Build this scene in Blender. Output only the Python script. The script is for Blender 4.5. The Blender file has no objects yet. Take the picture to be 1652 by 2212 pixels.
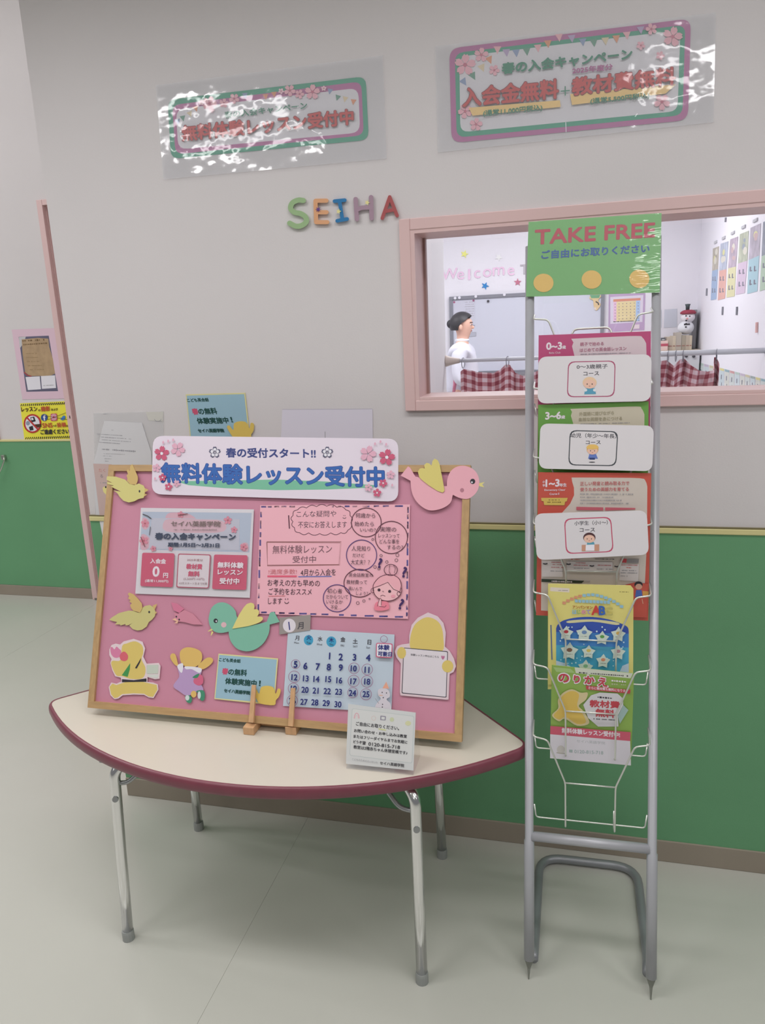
import bpy, bmesh, math, random
from math import sin, cos, pi, radians, atan2, hypot
from mathutils import Vector, Matrix
random.seed(7)
SC = bpy.context.scene
COL = SC.collection

# ------------------------------------------------------------------ camera
F, CX, CY = 1600.0, 826.0, 1106.0          # focal length in pixels of the 1652x2212 frame
CAM = Vector((0.0, -1.826, 1.40))
M_R = Vector((0.96949, 0.24135, -0.04287))
M_D = Vector((0.01614, -0.23734, -0.97129))
M_F = Vector((-0.24460, 0.94097, -0.23400))
cd = bpy.data.cameras.new('camera'); cam = bpy.data.objects.new('camera', cd); COL.objects.link(cam)
cd.sensor_fit = 'VERTICAL'; cd.sensor_height = 36.0; cd.lens = F / 2212.0 * 36.0
cd.clip_start = 0.05
cam.matrix_world = Matrix(((M_R.x, -M_D.x, -M_F.x, CAM.x), (M_R.y, -M_D.y, -M_F.y, CAM.y), (M_R.z, -M_D.z, -M_F.z, CAM.z), (0, 0, 0, 1)))
SC.camera = cam
# ------------------------------------------------------------------ world, lamps, exposure
w = bpy.data.worlds.new('world'); SC.world = w; w.use_nodes = True
w.node_tree.nodes['Background'].inputs[0].default_value = (0.97, 0.97, 1.0, 1)
w.node_tree.nodes['Background'].inputs[1].default_value = 0.17
vs = SC.view_settings; vs.view_transform = 'Standard'; vs.look = 'None'; vs.exposure = 0.0; vs.gamma = 1.0; vs.use_curve_mapping = False
def area(name, loc, sx, sy, watts, color=(1, 0.98, 0.985), rot=(0, 0, 0)):
    l = bpy.data.lights.new(name, 'AREA'); l.shape = 'RECTANGLE'; l.size = sx; l.size_y = sy; l.energy = watts; l.color = color
    o = bpy.data.objects.new(name, l); COL.objects.link(o); o.location = loc; o.rotation_euler = rot
    return o
for lx, ly, sx, pw in ((0.95, -2.10, 1.3, 7.5), (0.95, -2.60, 1.3, 7.5), (-1.9, -2.10, 0.95, 6), (-2.0, -2.75, 0.95, 6), (-4.2, -2.4, 1.2, 8), (3.3, -2.4, 1.2, 8), (0.2, -4.4, 1.2, 9), (-5.2, -3.6, 1.2, 9), (-3.1, -0.5, 1.4, 11), (-4.3, -0.1, 1.5, 12)):
    area('tube_lamp', (lx, ly, 2.565), sx, 0.13, pw)
area('tube_lamp', (-2.7, 0.55, 3.26), 1.4, 0.13, 11); area('tube_lamp', (-4.3, 0.55, 3.26), 1.4, 0.13, 10)
for lx, ly, sx, pw in ((0.25, -0.95, 1.2, 8.3), (-1.25, -0.95, 1.2, 8.3), (1.9, -0.95, 1.2, 6), (-2.9, -0.75, 1.2, 6)):
    o = area('louvred_lamp', (lx, ly, 2.565), sx, 0.28, pw); o.data.spread = radians(146)
area('classroom_lamp', (0.1, 1.6, 2.56), 1.2, 0.3, 10, (0.97, 0.97, 1))
area('classroom_lamp', (-0.2, 3.6, 2.56), 1.2, 0.3, 30, (0.97, 0.97, 1))
area('classroom_lamp', (-2.2, 3.6, 2.56), 1.2, 0.3, 22, (0.97, 0.97, 1))

# ------------------------------------------------------------------ materials
MATS = {}
def lin(c): return c / 12.92 if c <= 0.04045 else ((c + 0.055) / 1.055) ** 2.4
KK = 1.25
def rgb(h, k=None):
    k = KK if k is None else k
    return tuple(min(0.92, lin(int(h[i:i + 2], 16) / 255) * k) for i in (0, 2, 4)) + (1,)
def mat(h, rough=0.55, k=None, metal=0.0, noise=0.0, nscale=8.0, bump=0.0, bscale=60.0, stretch=None, spec=0.5, coat=0.0, alpha=None):
    key = (h, rough, k, metal, noise, nscale, bump, bscale, stretch, spec, coat, alpha)
    if key in MATS: return MATS[key]
    m = bpy.data.materials.new('material_' + h); m.use_nodes = True
    nt = m.node_tree; b = nt.nodes['Principled BSDF']; c = rgb(h, k)
    b.inputs['Base Color'].default_value = c; b.inputs['Roughness'].default_value = rough; b.inputs['Metallic'].default_value = metal
    b.inputs['Specular IOR Level'].default_value = spec; b.inputs['Coat Weight'].default_value = coat; b.inputs['Coat Roughness'].default_value = 0.12
    if alpha is not None: b.inputs['Alpha'].default_value = alpha
    if noise or bump:
        tc = nt.nodes.new('ShaderNodeTexCoord'); mp = nt.nodes.new('ShaderNodeMapping'); nt.links.new(tc.outputs['Object'], mp.inputs[0])
        if stretch: mp.inputs['Scale'].default_value = stretch
    if noise:
        n = nt.nodes.new('ShaderNodeTexNoise'); n.inputs['Scale'].default_value = nscale; n.inputs['Detail'].default_value = 5; nt.links.new(mp.outputs[0], n.inputs['Vector'])
        r = nt.nodes.new('ShaderNodeValToRGB'); r.color_ramp.elements[0].position = 0.3; r.color_ramp.elements[1].position = 0.7
        r.color_ramp.elements[0].color = tuple(v * (1 - noise) for v in c[:3]) + (1,); r.color_ramp.elements[1].color = tuple(min(.95, v * (1 + noise)) for v in c[:3]) + (1,)
        nt.links.new(n.outputs['Fac'], r.inputs[0]); nt.links.new(r.outputs[0], b.inputs['Base Color'])
    if bump:
        n = nt.nodes.new('ShaderNodeTexNoise'); n.inputs['Scale'].default_value = bscale; n.inputs['Detail'].default_value = 4; nt.links.new(mp.outputs[0], n.inputs['Vector'])
        bp = nt.nodes.new('ShaderNodeBump'); bp.inputs['Strength'].default_value = bump; bp.inputs['Distance'].default_value = 0.002
        nt.links.new(n.outputs['Fac'], bp.inputs['Height']); nt.links.new(bp.outputs[0], b.inputs['Normal'])
    MATS[key] = m
    return m
def film_mat(name, haze=0.12, bumpd=0.004, scale=9.0, tint=(0.80, 0.80, 0.86), rough=0.06, stretch=(1, 1, 1)):
    m = bpy.data.materials.new(name); m.use_nodes = True; nt = m.node_tree; nt.nodes.clear(); N = nt.nodes.new; Lk = nt.links.new
    out = N('ShaderNodeOutputMaterial'); tr = N('ShaderNodeBsdfTransparent'); df = N('ShaderNodeBsdfDiffuse'); df.inputs[0].default_value = tint + (1,)
    gl = N('ShaderNodeBsdfGlossy'); gl.inputs['Roughness'].default_value = rough; gl.inputs[0].default_value = (1, 1, 1, 1)
    m1 = N('ShaderNodeMixShader'); m1.inputs[0].default_value = haze; Lk(tr.outputs[0], m1.inputs[1]); Lk(df.outputs[0], m1.inputs[2])
    fr = N('ShaderNodeFresnel'); ge = N('ShaderNodeNewGeometry'); ma = N('ShaderNodeMath'); ma.operation = 'MULTIPLY_ADD'; ma.inputs[1].default_value = 1 / 1.5 - 1.5; ma.inputs[2].default_value = 1.5
    Lk(ge.outputs['Backfacing'], ma.inputs[0]); Lk(ma.outputs[0], fr.inputs[0])
    m2 = N('ShaderNodeMixShader'); Lk(fr.outputs[0], m2.inputs[0]); Lk(m1.outputs[0], m2.inputs[1]); Lk(gl.outputs[0], m2.inputs[2])
    tc = N('ShaderNodeTexCoord'); mp = N('ShaderNodeMapping'); mp.inputs['Scale'].default_value = stretch; Lk(tc.outputs['Object'], mp.inputs[0])
    n1 = N('ShaderNodeTexNoise'); n1.inputs['Scale'].default_value = scale; n1.inputs['Detail'].default_value = 3.5; Lk(mp.outputs[0], n1.inputs['Vector'])
    b1 = N('ShaderNodeBump'); b1.inputs['Strength'].default_value = 1; b1.inputs['Distance'].default_value = bumpd; Lk(n1.outputs['Fac'], b1.inputs['Height'])
    Lk(b1.outputs[0], gl.inputs['Normal']); Lk(b1.outputs[0], fr.inputs['Normal']); Lk(m2.outputs[0], out.inputs[0])
    return m
FILM = film_mat('laminate_film', 0.13, 0.0045, 6, tint=(0.93, 0.94, 1.0), rough=0.05)
FILM_SIGN = film_mat('laminate_film_sign', 0.04, 0.0055, 7, rough=0.05, stretch=(0.6, 1, 2.4))
FILM_THIN = film_mat('laminate_film_sheet', 0.03, 0.0012, 5, rough=0.05)
GLASS = film_mat('window_glass', 0.0, 0.0, 1, rough=0.0)
ACRYL = film_mat('clear_acrylic', 0.03, 0.0, 1, tint=(0.7, 0.72, 0.72), rough=0.03)

# ------------------------------------------------------------------ planes: rays of the calibrated camera met with the real surfaces
def ray(x, y): return (M_R * ((x - CX) / F) + M_D * ((y - CY) / F) + M_F)
class Plane:
    def __init__(s, O, n, up=(0, 0, 1)):
        s.O = Vector(O); s.n = Vector(n).normalized(); s.up = (Vector(up) - s.n * Vector(up).dot(s.n)).normalized(); s.X = s.up.cross(s.n).normalized()
    def P(s, x, y, off=0.0):
        v = ray(x, y); t = ((s.O + s.n * off) - CAM).dot(s.n) / v.dot(s.n)
        return CAM + v * t
    def uv(s, x, y, off=0.0):
        d = s.P(x, y, off) - s.O
        return d.dot(s.X), d.dot(s.up)
    def W(s, u, v, off=0.0): return s.O + s.X * u + s.up * v + s.n * off
WALL = Plane((0, 0, 0), (0, -1, 0))
REC = Plane((0, 1.64, 0), (0, -1, 0))
BACK = Plane((0, 5.0, 0), (0, -1, 0))
RIGHT = Plane((1.0, 0, 0), (-1, 0, 0))
RODP = Plane((0, 2.6, 0), (0, -1, 0))
_bu = Vector((0, 0.213, 0.566)).normalized()
BOARD = Plane((-0.690, -0.371, 0.5205), (0, -_bu.z, _bu.y), _bu)
_la, _lb = radians(11.5), radians(-0.75)
_ru = Vector((sin(_lb), sin(_la), cos(_la))).normalized()
_rn = Vector((1, 0, -sin(_lb))).normalized().cross(_ru)
RACK = Plane((0.0575, -0.45, 0), _rn if _rn.y < 0 else -_rn, _ru)
FLOORP = Plane((0, 0, 0), (0, 0, 1), (0, 1, 0))

# ------------------------------------------------------------------ mesh helpers
def link(name, verts, faces, mats, midx=None, parent=None, loc=None, smooth=False, uvs=None):
    if loc is None:
        loc = parent_loc(parent) if parent else Vector((sum(v[0] for v in verts) / len(verts), sum(v[1] for v in verts) / len(verts), min(v[2] for v in verts)))
    loc = Vector(loc)
    me = bpy.data.meshes.new(name); me.from_pydata([tuple(Vector(v) - loc) for v in verts], [], faces)
    if not isinstance(mats, (list, tuple)): mats = [mats]
    for m in mats: me.materials.append(m)
    if midx: me.polygons.foreach_set('material_index', midx)
    if smooth: me.polygons.foreach_set('use_smooth', [True] * len(me.polygons))
    if uvs:
        l = me.uv_layers.new(name='UVMap')
        for p in me.polygons:
            for li in p.loop_indices: l.data[li].uv = uvs[me.loops[li].vertex_index]
    me.update()
    o = bpy.data.objects.new(name, me); COL.objects.link(o)
    if parent: o.parent = parent; o.location = loc - parent_loc(parent)
    else: o.location = loc
    return o
def parent_loc(o):
    l = Vector(o.location)
    while o.parent: o = o.parent; l += Vector(o.location)
    return l
def tag(o, label=None, cat=None, group=None, kind=None):
    if label: o['label'] = label
    if cat: o['category'] = cat
    if group: o['group'] = group
    if kind: o['kind'] = kind
    return o
def empty(name, loc, label, cat, group=None):
    o = bpy.data.objects.new(name, None); COL.objects.link(o); o.location = loc; o.empty_display_size = 0.05
    return tag(o, label, cat, group)
class MB:
    def __init__(s): s.v = []; s.f = []; s.m = []
    def add(s, vs, fs, mi=0):
        b = len(s.v); s.v += [Vector(v) for v in vs]; s.f += [tuple(i + b for i in f) for f in fs]; s.m += [mi] * len(fs)
        return s
    def box(s, x0, x1, y0, y1, z0, z1, mi=0, bev=0.0):
        if bev <= 0:
            vs = [(x, y, z) for z in (z0, z1) for y in (y0, y1) for x in (x0, x1)]
            return s.add(vs, [(0, 2, 3, 1), (4, 5, 7, 6), (0, 1, 5, 4), (2, 6, 7, 3), (0, 4, 6, 2), (1, 3, 7, 5)], mi)
        bm = bmesh.new(); bmesh.ops.create_cube(bm, size=1)
        for v in bm.verts: v.co = Vector(((x0 + x1) / 2 + v.co.x * (x1 - x0), (y0 + y1) / 2 + v.co.y * (y1 - y0), (z0 + z1) / 2 + v.co.z * (z1 - z0)))
        bmesh.ops.bevel(bm, geom=bm.edges[:], offset=bev, segments=2, affect='EDGES', profile=0.5)
        bm.verts.index_update(); s.add([v.co.copy() for v in bm.verts], [tuple(v.index for v in f.verts) for f in bm.faces], mi); bm.free()
        return s
    def tube(s, pts, r, n=10, mi=0, caps=True, closed=False):
        pts = [Vector(p) for p in pts]; rr = r if isinstance(r, (list, tuple)) else [r] * len(pts)
        N = len(pts); up = None; rings = []
        for i, p in enumerate(pts):
            a = pts[(i - 1) % N] if (closed or i > 0) else p; b = pts[(i + 1) % N] if (closed or i < N - 1) else p
            t = ((p - a).normalized() + (b - p).normalized()) if (p - a).length > 1e-9 and (b - p).length > 1e-9 else (b - a)
            t.normalize()
            if up is None:
                up = Vector((0, 0, 1)) if abs(t.z) < 0.9 else Vector((0, 1, 0))
            x = up.cross(t); x.normalize(); up = t.cross(x).normalized()
            sc = 1.0
            if 0 < i < N - 1 or closed:
                ca = (p - a).normalized().dot(t)
                if ca > 0.3: sc = 1 / ca
            rings.append([p + (x * cos(2 * pi * k / n) + up * sin(2 * pi * k / n)) * rr[i] for k in range(n)])
        b0 = len(s.v)
        for rg in rings: s.v += rg
        M_ = N if closed else N - 1
        for i in range(M_):
            for k in range(n):
                a = b0 + i * n + k; b = b0 + i * n + (k + 1) % n; c = b0 + ((i + 1) % N) * n + (k + 1) % n; d = b0 + ((i + 1) % N) * n + k
                s.f.append((a, b, c, d)); s.m.append(mi)
        if caps and not closed:
            s.f.append(tuple(b0 + k for k in reversed(range(n)))); s.f.append(tuple(b0 + (N - 1) * n + k for k in range(n))); s.m += [mi, mi]
        return s
    def prism(s, front, back, mi=0):
        n = len(front); s.add(list(front) + list(back), [tuple(range(n)), tuple(reversed(range(n, 2 * n)))] + [(i, n + i, n + (i + 1) % n, (i + 1) % n) for i in range(n)], mi)
        return s
    def lathe(s, prof, c, n=16, mi=0, sx=1, sy=1, rz=0):
        b = len(s.v)
        for r, z in prof:
            for k in range(n):
                a = 2 * pi * k / n; X, Y = r * cos(a) * sx, r * sin(a) * sy
                s.v.append(Vector((c[0] + X * cos(rz) - Y * sin(rz), c[1] + X * sin(rz) + Y * cos(rz), c[2] + z)))
        for i in range(len(prof) - 1):
            for k in range(n):
                s.f.append((b + i * n + k, b + i * n + (k + 1) % n, b + (i + 1) * n + (k + 1) % n, b + (i + 1) * n + k)); s.m.append(mi)
        return s
    def build(s, name, mats, parent=None, loc=None, smooth=False, **kw):
        o = link(name, s.v, s.f, mats, s.m, parent, loc, smooth)
        if smooth == 'auto':
            pass
        return tag(o, **kw)
def rounded(pts, r, n=5):
    """polyline with its inner corners rounded"""
    pts = [Vector(p) for p in pts]; out = [pts[0]]
    for i in range(1, len(pts) - 1):
        a, b, c = pts[i - 1], pts[i], pts[i + 1]; d1 = (a - b); d2 = (c - b); q = min(r, d1.length * 0.45, d2.length * 0.45)
        p1 = b + d1.normalized() * q; p2 = b + d2.normalized() * q
        for k in range(n + 1):
            t = k / n; out.append(p1 * (1 - t) ** 2 + b * 2 * t * (1 - t) + p2 * t * t)
    out.append(pts[-1]); return out
def catmull(pts, n=6, closed=True):
    N = len(pts); out = []
    for i in range(N if closed else N - 1):
        g = (lambda k: pts[k % N]) if closed else (lambda k: pts[max(0, min(N - 1, k))])
        p0, p1, p2, p3 = g(i - 1), g(i), g(i + 1), g(i + 2)
        for k in range(n):
            t = k / n
            out.append(tuple(0.5 * (2 * p1[j] + (-p0[j] + p2[j]) * t + (2 * p0[j] - 5 * p1[j] + 4 * p2[j] - p3[j]) * t * t + (-p0[j] + 3 * p1[j] - 3 * p2[j] + p3[j]) * t ** 3) for j in (0, 1)))
    if not closed: out.append(tuple(pts[-1]))
    return out

# ------------------------------------------------------------------ text: built-in font turned into flat meshes
TC = {}
def glyphs(s):
    if s in TC: return TC[s]
    c = bpy.data.curves.new('text', 'FONT'); c.body = s; c.resolution_u = 3
    o = bpy.data.objects.new('text', c); COL.objects.link(o)
    dg = bpy.context.evaluated_depsgraph_get(); me = bpy.data.meshes.new_from_object(o.evaluated_get(dg))
    vs = [(v.co.x, v.co.y) for v in me.vertices]; fs = [tuple(p.vertices) for p in me.polygons]
    bpy.data.objects.remove(o); bpy.data.curves.remove(c); bpy.data.meshes.remove(me)
    x0 = min(v[0] for v in vs); x1 = max(v[0] for v in vs); y0 = min(v[1] for v in vs); y1 = max(v[1] for v in vs)
    TC[s] = ([((v[0] - x0) / (x1 - x0), (v[1] - y0) / (y1 - y0)) for v in vs], fs, (x1 - x0) / (y1 - y0))
    return TC[s]

# ------------------------------------------------------------------ printed sheets
SPLIT = {'bunting', 'yellow_spot', 'yellow_shape', 'printed_panel', 'pink_box', 'tulip', 'shoe', 'beak', 'yellow_band', 'cyan_dot', 'ring_mark', 'white_card', 'border_dash', 'drawn_box', 'underline', 'white_panel', 'red_bar', 'arrow', 'picture', 'frill', 'branch', 'stripe', 'outline', 'crease', 'cross_out', 'doodle_star'}
STUFFY = {'fine_print', 'petal', 'sparkle', 'title_letters', 'date_mark', 'snow'}
class Sheet:
    """A thin sheet lying on a plane; everything printed on it is flat geometry in fine layers."""
    def __init__(s, name, plane, pts, m, frame=(0, 0, 1), off=0.0, thick=0.0006, parent=None, label=None, cat=None, group=None, kind=None):
        s.pl = plane; s.fr = frame; s.z = off + thick; s.parts = {}; s.order = []; s.uid = 0
        s.q = [s.px(p) for p in pts]
        front = [plane.P(x, y, off + thick) for x, y in s.q]
        back = [p - plane.n * thick for p in front]
        mb = MB().prism(front, back)
        s.root = mb.build(name, m, parent, loc=None, label=label, cat=cat, group=group, kind=kind)
        s.dx = Vector((1, 0)); s.dy = Vector((0, -1))
        if len(pts) == 4:
            a, b, c, d = [Vector(p) for p in s.q]; s.dx = ((b - a) + (c - d)).normalized(); s.dy = ((a - d) + (b - c)).normalized()
    def px(s, p):
        if callable(s.fr): return s.fr(p)
        ox, oy, k = s.fr; return (ox + p[0] / k, oy + p[1] / k)
    def P(s, p, z):
        x, y = s.px(p); return s.pl.P(x, y, z)
    def _part(s, name, m):
        if name not in s.parts: s.parts[name] = (MB(), []); s.order.append(name)
        mb, ml = s.parts[name]
        if m not in ml: ml.append(m)
        return mb, ml.index(m)
    def lift(s, d=0.00005): s.z += d; return s.z
    def poly(s, pts, m, part='print'):
        if part in SPLIT: s.uid += 1; part = '%s#%d' % (part, s.uid)
        mb, mi = s._part(part, m); z = s.lift(); P = [s.P(p, z) for p in pts]
        n = (P[1] - P[0]).cross(P[2] - P[1])
        area = Vector((0, 0, 0))
        for i in range(len(P)): area += P[i].cross(P[(i + 1) % len(P)])
        if area.dot(s.pl.n) < 0: P.reverse()
        mb.add(P, [tuple(range(len(P)))], mi)
    def rrect(s, q, r, m, part='print', n=4):
        pts = rounded([Vector(p) for p in [((q[0][0] + q[3][0]) / 2, (q[0][1] + q[3][1]) / 2)] + list(q) + [((q[0][0] + q[3][0]) / 2, (q[0][1] + q[3][1]) / 2)]], r, n)[:-1] if False else s.rr(q, r, n)
        s.poly(pts, m, part); return pts
    @staticmethod
    def rr(q, r, n=4):
        q = [Vector(p) for p in q]; out = []
        for i in range(4):
            a, b, c = q[i - 1], q[i], q[(i + 1) % 4]; p1 = b + (a - b).normalized() * r; p2 = b + (c - b).normalized() * r
            for k in range(n + 1):
                t = k / n; out.append(tuple(p1 * (1 - t) ** 2 + b * 2 * t * (1 - t) + p2 * t * t))
        return out
    def ell(s, cx, cy, rx, ry=None, m=None, part='print', n=20, rot=0.0):
        ry = rx if ry is None else ry
        s.poly([(cx + rx * cos(2 * pi * k / n) * cos(rot) - ry * sin(2 * pi * k / n) * sin(rot), cy + rx * cos(2 * pi * k / n) * sin(rot) + ry * sin(2 * pi * k / n) * cos(rot)) for k in range(n)], m, part)
    def stroke(s, pts, wd, m, part='print', closed=False, lift=True):
        if part in SPLIT: s.uid += 1; part = '%s#%d' % (part, s.uid)
        mb, mi = s._part(part, m); z = s.lift() if lift else s.z
        pts = [Vector(p[:2]) for p in pts]; N = len(pts); L, R_ = [], []
        for i, p in enumerate(pts):
            a = pts[(i - 1) % N] if (closed or i) else p; b = pts[(i + 1) % N] if (closed or i < N - 1) else p
            t = (b - a); t = t.normalized() if t.length > 1e-9 else Vector((1, 0)); nn = Vector((-t.y, t.x)) * wd / 2
            L.append(s.P(p + nn, z)); R_.append(s.P(p - nn, z))
        mb.add(L + R_, [(i, N + i, N + (i + 1) % N, (i + 1) % N) for i in range(N if closed else N - 1)], mi)
    def ring(s, cx, cy, rx, ry, wd, m, part='print', n=24, a0=0, a1=2 * pi):
        full = a1 - a0 >= 2 * pi - 1e-6
        s.stroke([(cx + rx * cos(a0 + (a1 - a0) * k / n), cy + ry * sin(a0 + (a1 - a0) * k / n)) for k in range(n if full else n + 1)], wd, m, part, closed=full)
    def _text(s, t, o, u, v, m, part, bold=0.0, lift=True):
        mb, mi = s._part(part, m); z = s.lift() if lift else s.z; vs, fs, asp = glyphs(t)
        sh = [(0, 0)] if not bold else [(bold * cos(a * pi / 4), bold * sin(a * pi / 4)) for a in (range(8) if bold > 2.2 else (1, 3, 5, 7))]
        for k, (dx, dy) in enumerate(sh):
            if k: z = s.lift(0.00002)
            mb.add([s.P((o[0] + u[0] * a + v[0] * b + dx, o[1] + u[1] * a + v[1] * b + dy), z) for a, b in vs], fs, mi)
    def text(s, t, p0, p1, h, m, part='lettering', bold=0.0, outline=None, ow=0.0):
        """p0..p1: foot line of the writing, h its height (crop pixels)"""
        u = Vector(p1) - Vector(p0); v = s.dy * h
        if part == 'lettering': s.uid += 1; part = 'lettering#%d' % s.uid
        if outline: s._text(t, p0, u, v, outline, part, ow)
        s._text(t, p0, u, v, m, part, bold)
    def textc(s, t, cx, cy, h, m, part='lettering', bold=0.0, sx=1.0, rot=0.0):
        asp = glyphs(t)[2]; d = Vector(s.dx); e = Vector(s.dy)
        if rot: d = Vector((d.x * cos(rot) - d.y * sin(rot), d.x * sin(rot) + d.y * cos(rot))); e = Vector((e.x * cos(rot) - e.y * sin(rot), e.x * sin(rot) + e.y * cos(rot)))
        u = d * h * asp * sx; v = e * h; o = Vector((cx, cy)) - u / 2 - v / 2
        if part == 'lettering': s.uid += 1; part = 'lettering#%d' % s.uid
        s._text(t, o, u, v, m, part, bold)
    def fine(s, p0, p1, h, m, part='fine_print', cell=None):
        """a row of print too small to read"""
        part = 'fine_print'
        mb, mi = s._part(part, m); z = s.lift(); a, b = Vector(p0), Vector(p1); L = (b - a).length; d = (b - a) / L; e = s.dy; x = 0; c = cell or h
        while x < L:
            wdt = c * random.uniform(0.35, 1.0); hh = h * random.uniform(0.45, 1.0)
            if random.random() < 0.88:
                o = a + d * x + e * (h - hh) / 2
                mb.add([s.P(q, z) for q in (o, o + d * wdt, o + d * wdt + e * hh, o + e * hh)], [(0, 1, 2, 3)], mi)
            x += wdt + c * 0.3
    def flower(s, cx, cy, r, m, rot=0.0, mc=None, part='flower', gap=0.12, notch=True):
        s.uid += 1; part = '%s#%d' % (part, s.uid)
        for k in range(5):
            a = rot + k * 2 * pi / 5 - pi / 2; pr = []
            for t, wd in ((gap, 0.05), (0.45, 0.30), (0.72, 0.34), (1.0, 0.14)): pr.append((t, wd))
            L = [(t, wd) for t, wd in pr]; R_ = [(t, -wd) for t, wd in reversed(pr)]
            pts = L + ([(0.88, 0)] if notch else [(1.05, 0)]) + R_
            s.poly([(cx + r * (t * cos(a) - wv * sin(a)), cy + r * (t * sin(a) + wv * cos(a))) for t, wv in pts], m, part)
        if mc: s.ell(cx, cy, r * 0.2, None, mc, part, 8)
    def done(s, labels={}):
        out = {}
        for nme in s.order:
            mb, ml = s.parts[nme]
            base = nme.split('#')[0]
            o = mb.build(base, ml, s.root)
            if base in labels: o['label'] = labels[base]
            if base in STUFFY: o['kind'] = 'stuff'
            out[nme] = o
        return out
def film(sheet, pts, m, d=0.0012, name='laminate_film'):
    P = [sheet.P(p, sheet.z + d) for p in pts]; B = [p - sheet.pl.n * 0.0001 for p in P]
    return link(name, P, [tuple(range(len(P)))], m, None, sheet.root)
def cutout(name, plane, pts, m, frame, off, label, cat, thick=0.001, group=None):
    return Sheet(name, plane, pts, m, frame, off, thick, label=label, cat=cat, group=group)

# common colours
BLK = mat('2a2830', 0.6); DK = mat('3c3a42', 0.6); WHT = mat('d6d4dc', 0.5); INK = mat('20286e', 0.6)

# ================================================================== SETTING
wallm = mat('b6b2b3', 0.7, k=1.55, noise=0.012, nscale=3, bump=0.12, bscale=240)
wallin = mat('c6c4ca', 0.7, k=1.55, bump=0.1, bscale=240)
green = mat('5d9069', 0.55, k=1.35, noise=0.05, nscale=2.5, bump=0.15, bscale=300)
pink = mat('bea3a2', 0.4, k=1.5, noise=0.02, nscale=6)
basem = mat('857c70', 0.5, k=1.45, noise=0.04, nscale=5)
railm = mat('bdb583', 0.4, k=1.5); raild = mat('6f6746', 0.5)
floorm = mat('a6a69f', 0.22, k=1.45, noise=0.03, nscale=1.6, bump=0.03, bscale=120, spec=0.45)
XL, ZT = -1.355, 2.60           # left end of the front wall; room height
WX0, WX1, WZ0, WZ1 = -0.375, 1.35, 1.235, 1.634   # window opening

fl = MB().box(-6, 4, -6, 6, -0.06, -0.003)
flo = fl.build('floor', mat('96978f', 0.6, k=1.45), loc=(0, 0, -0.06), kind='structure')
for x0, x1 in ((-4.36, -2.56), (-2.56, -0.745), (-0.745, 1.08), (1.08, 2.9)):
    MB().box(x0 + 0.0003, x1 - 0.0003, -4.5, -0.0, -0.003, 0.0).build('floor_sheet', floorm, flo)
for x0, x1 in ((-4.36, -2.56), (-2.56, XL)):
    MB().box(x0 + 0.0003, x1 - 0.0003, 0.0, 1.64, -0.003, 0.0).build('floor_sheet', floorm, flo)
MB().box(-3, 1.0, 1.78, 5.0, -0.003, 0.0).box(-1.354, 1.0, 0.13, 1.78, -0.003, 0.0).build('floor_sheet', floorm, flo)
# front wall with the window opening
fw = MB()
fw.box(XL, WX0 - 0.001, 0, 0.12, 0, ZT).box(WX1, 3.6, 0, 0.12, 0, ZT).box(WX0 - 0.001, WX1, 0, 0.12, 0, WZ0).box(WX0 - 0.001, WX1, 0, 0.12, WZ1, ZT)
fwo = fw.build('wall_front', wallm, loc=(0, 0, 0), kind='structure')
MB().box(XL, 3.6, -0.004, 0.0005, 0.062, 0.908).build('wainscot_panel', green, fwo, label='green lower panel of the wall')
bb = MB().box(XL, 3.6, -0.008, 0.0, 0, 0.063, bev=0.002).build('baseboard_front', basem, kind='structure')
tr = MB().box(XL, 3.6, -0.008, 0.0, 0.906, 0.920, 0, bev=0.002).build('trim_1', railm, kind='structure')
MB().box(XL, 3.6, -0.0065, 0.0, 0.919, 0.9235, 0).build('trim_dark_line', raild, tr)  # thin dark strip along the top of the rail
# recessed wall on the left
lw = MB().box(-6, -2.60, 1.64, 1.76, 0, 3.3).box(-2.60, -1.36, 1.64, 1.76, 2.11, 3.3)
lwo = lw.build('wall_left', wallm, loc=(-4, 1.64, 0), kind='structure')
MB().box(-6, -2.62, 1.636, 1.6405, 0.062, 0.908).build('wainscot_panel', green, lwo, label='green lower panel of the wall')
MB().box(-6, -2.62, 1.632, 1.64, 0, 0.061, bev=0.002).build('baseboard_left', basem, kind='structure')
t2 = MB().box(-6, -2.615, 1.632, 1.64, 0.906, 0.918, bev=0.002).build('trim_2', railm, kind='structure')
d1 = MB().box(-2.620, -2.588, 1.622, 1.645, 0, 2.125, bev=0.002).box(-2.5875, -1.36, 1.622, 1.645, 2.098, 2.125, bev=0.002)
d1 = d1.build('door_1', pink, kind='structure')
jb = MB().box(-2.592, -2.584, 1.645, 1.70, 0.0, 2.10).box(-2.584, -1.4, 1.645, 1.76, 2.094, 2.10).build('door_jamb', pink, d1)
MB().box(-2.586, -2.545, 1.70, 1.735, 0.0, 2.09).box(-2.545, -1.4, 1.706, 1.730, 0.0, 2.09).build('door_leaf', pink, d1)
MB().box(-2.604, -2.588, 1.618, 1.624, 0.0, 0.012).build('floor_stop', mat('6e6a64', .5), d1)
MB().box(-2.603, -2.598, 1.621, 1.6225, 1.03, 1.045).build('screw_hole', BLK, d1)
# second pink casing that ends on the rail at the far left
d2 = MB().box(-3.13, -3.078, 1.622, 1.645, 0.918, 2.2, bev=0.002).build('trim_3', pink, kind='structure')
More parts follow.
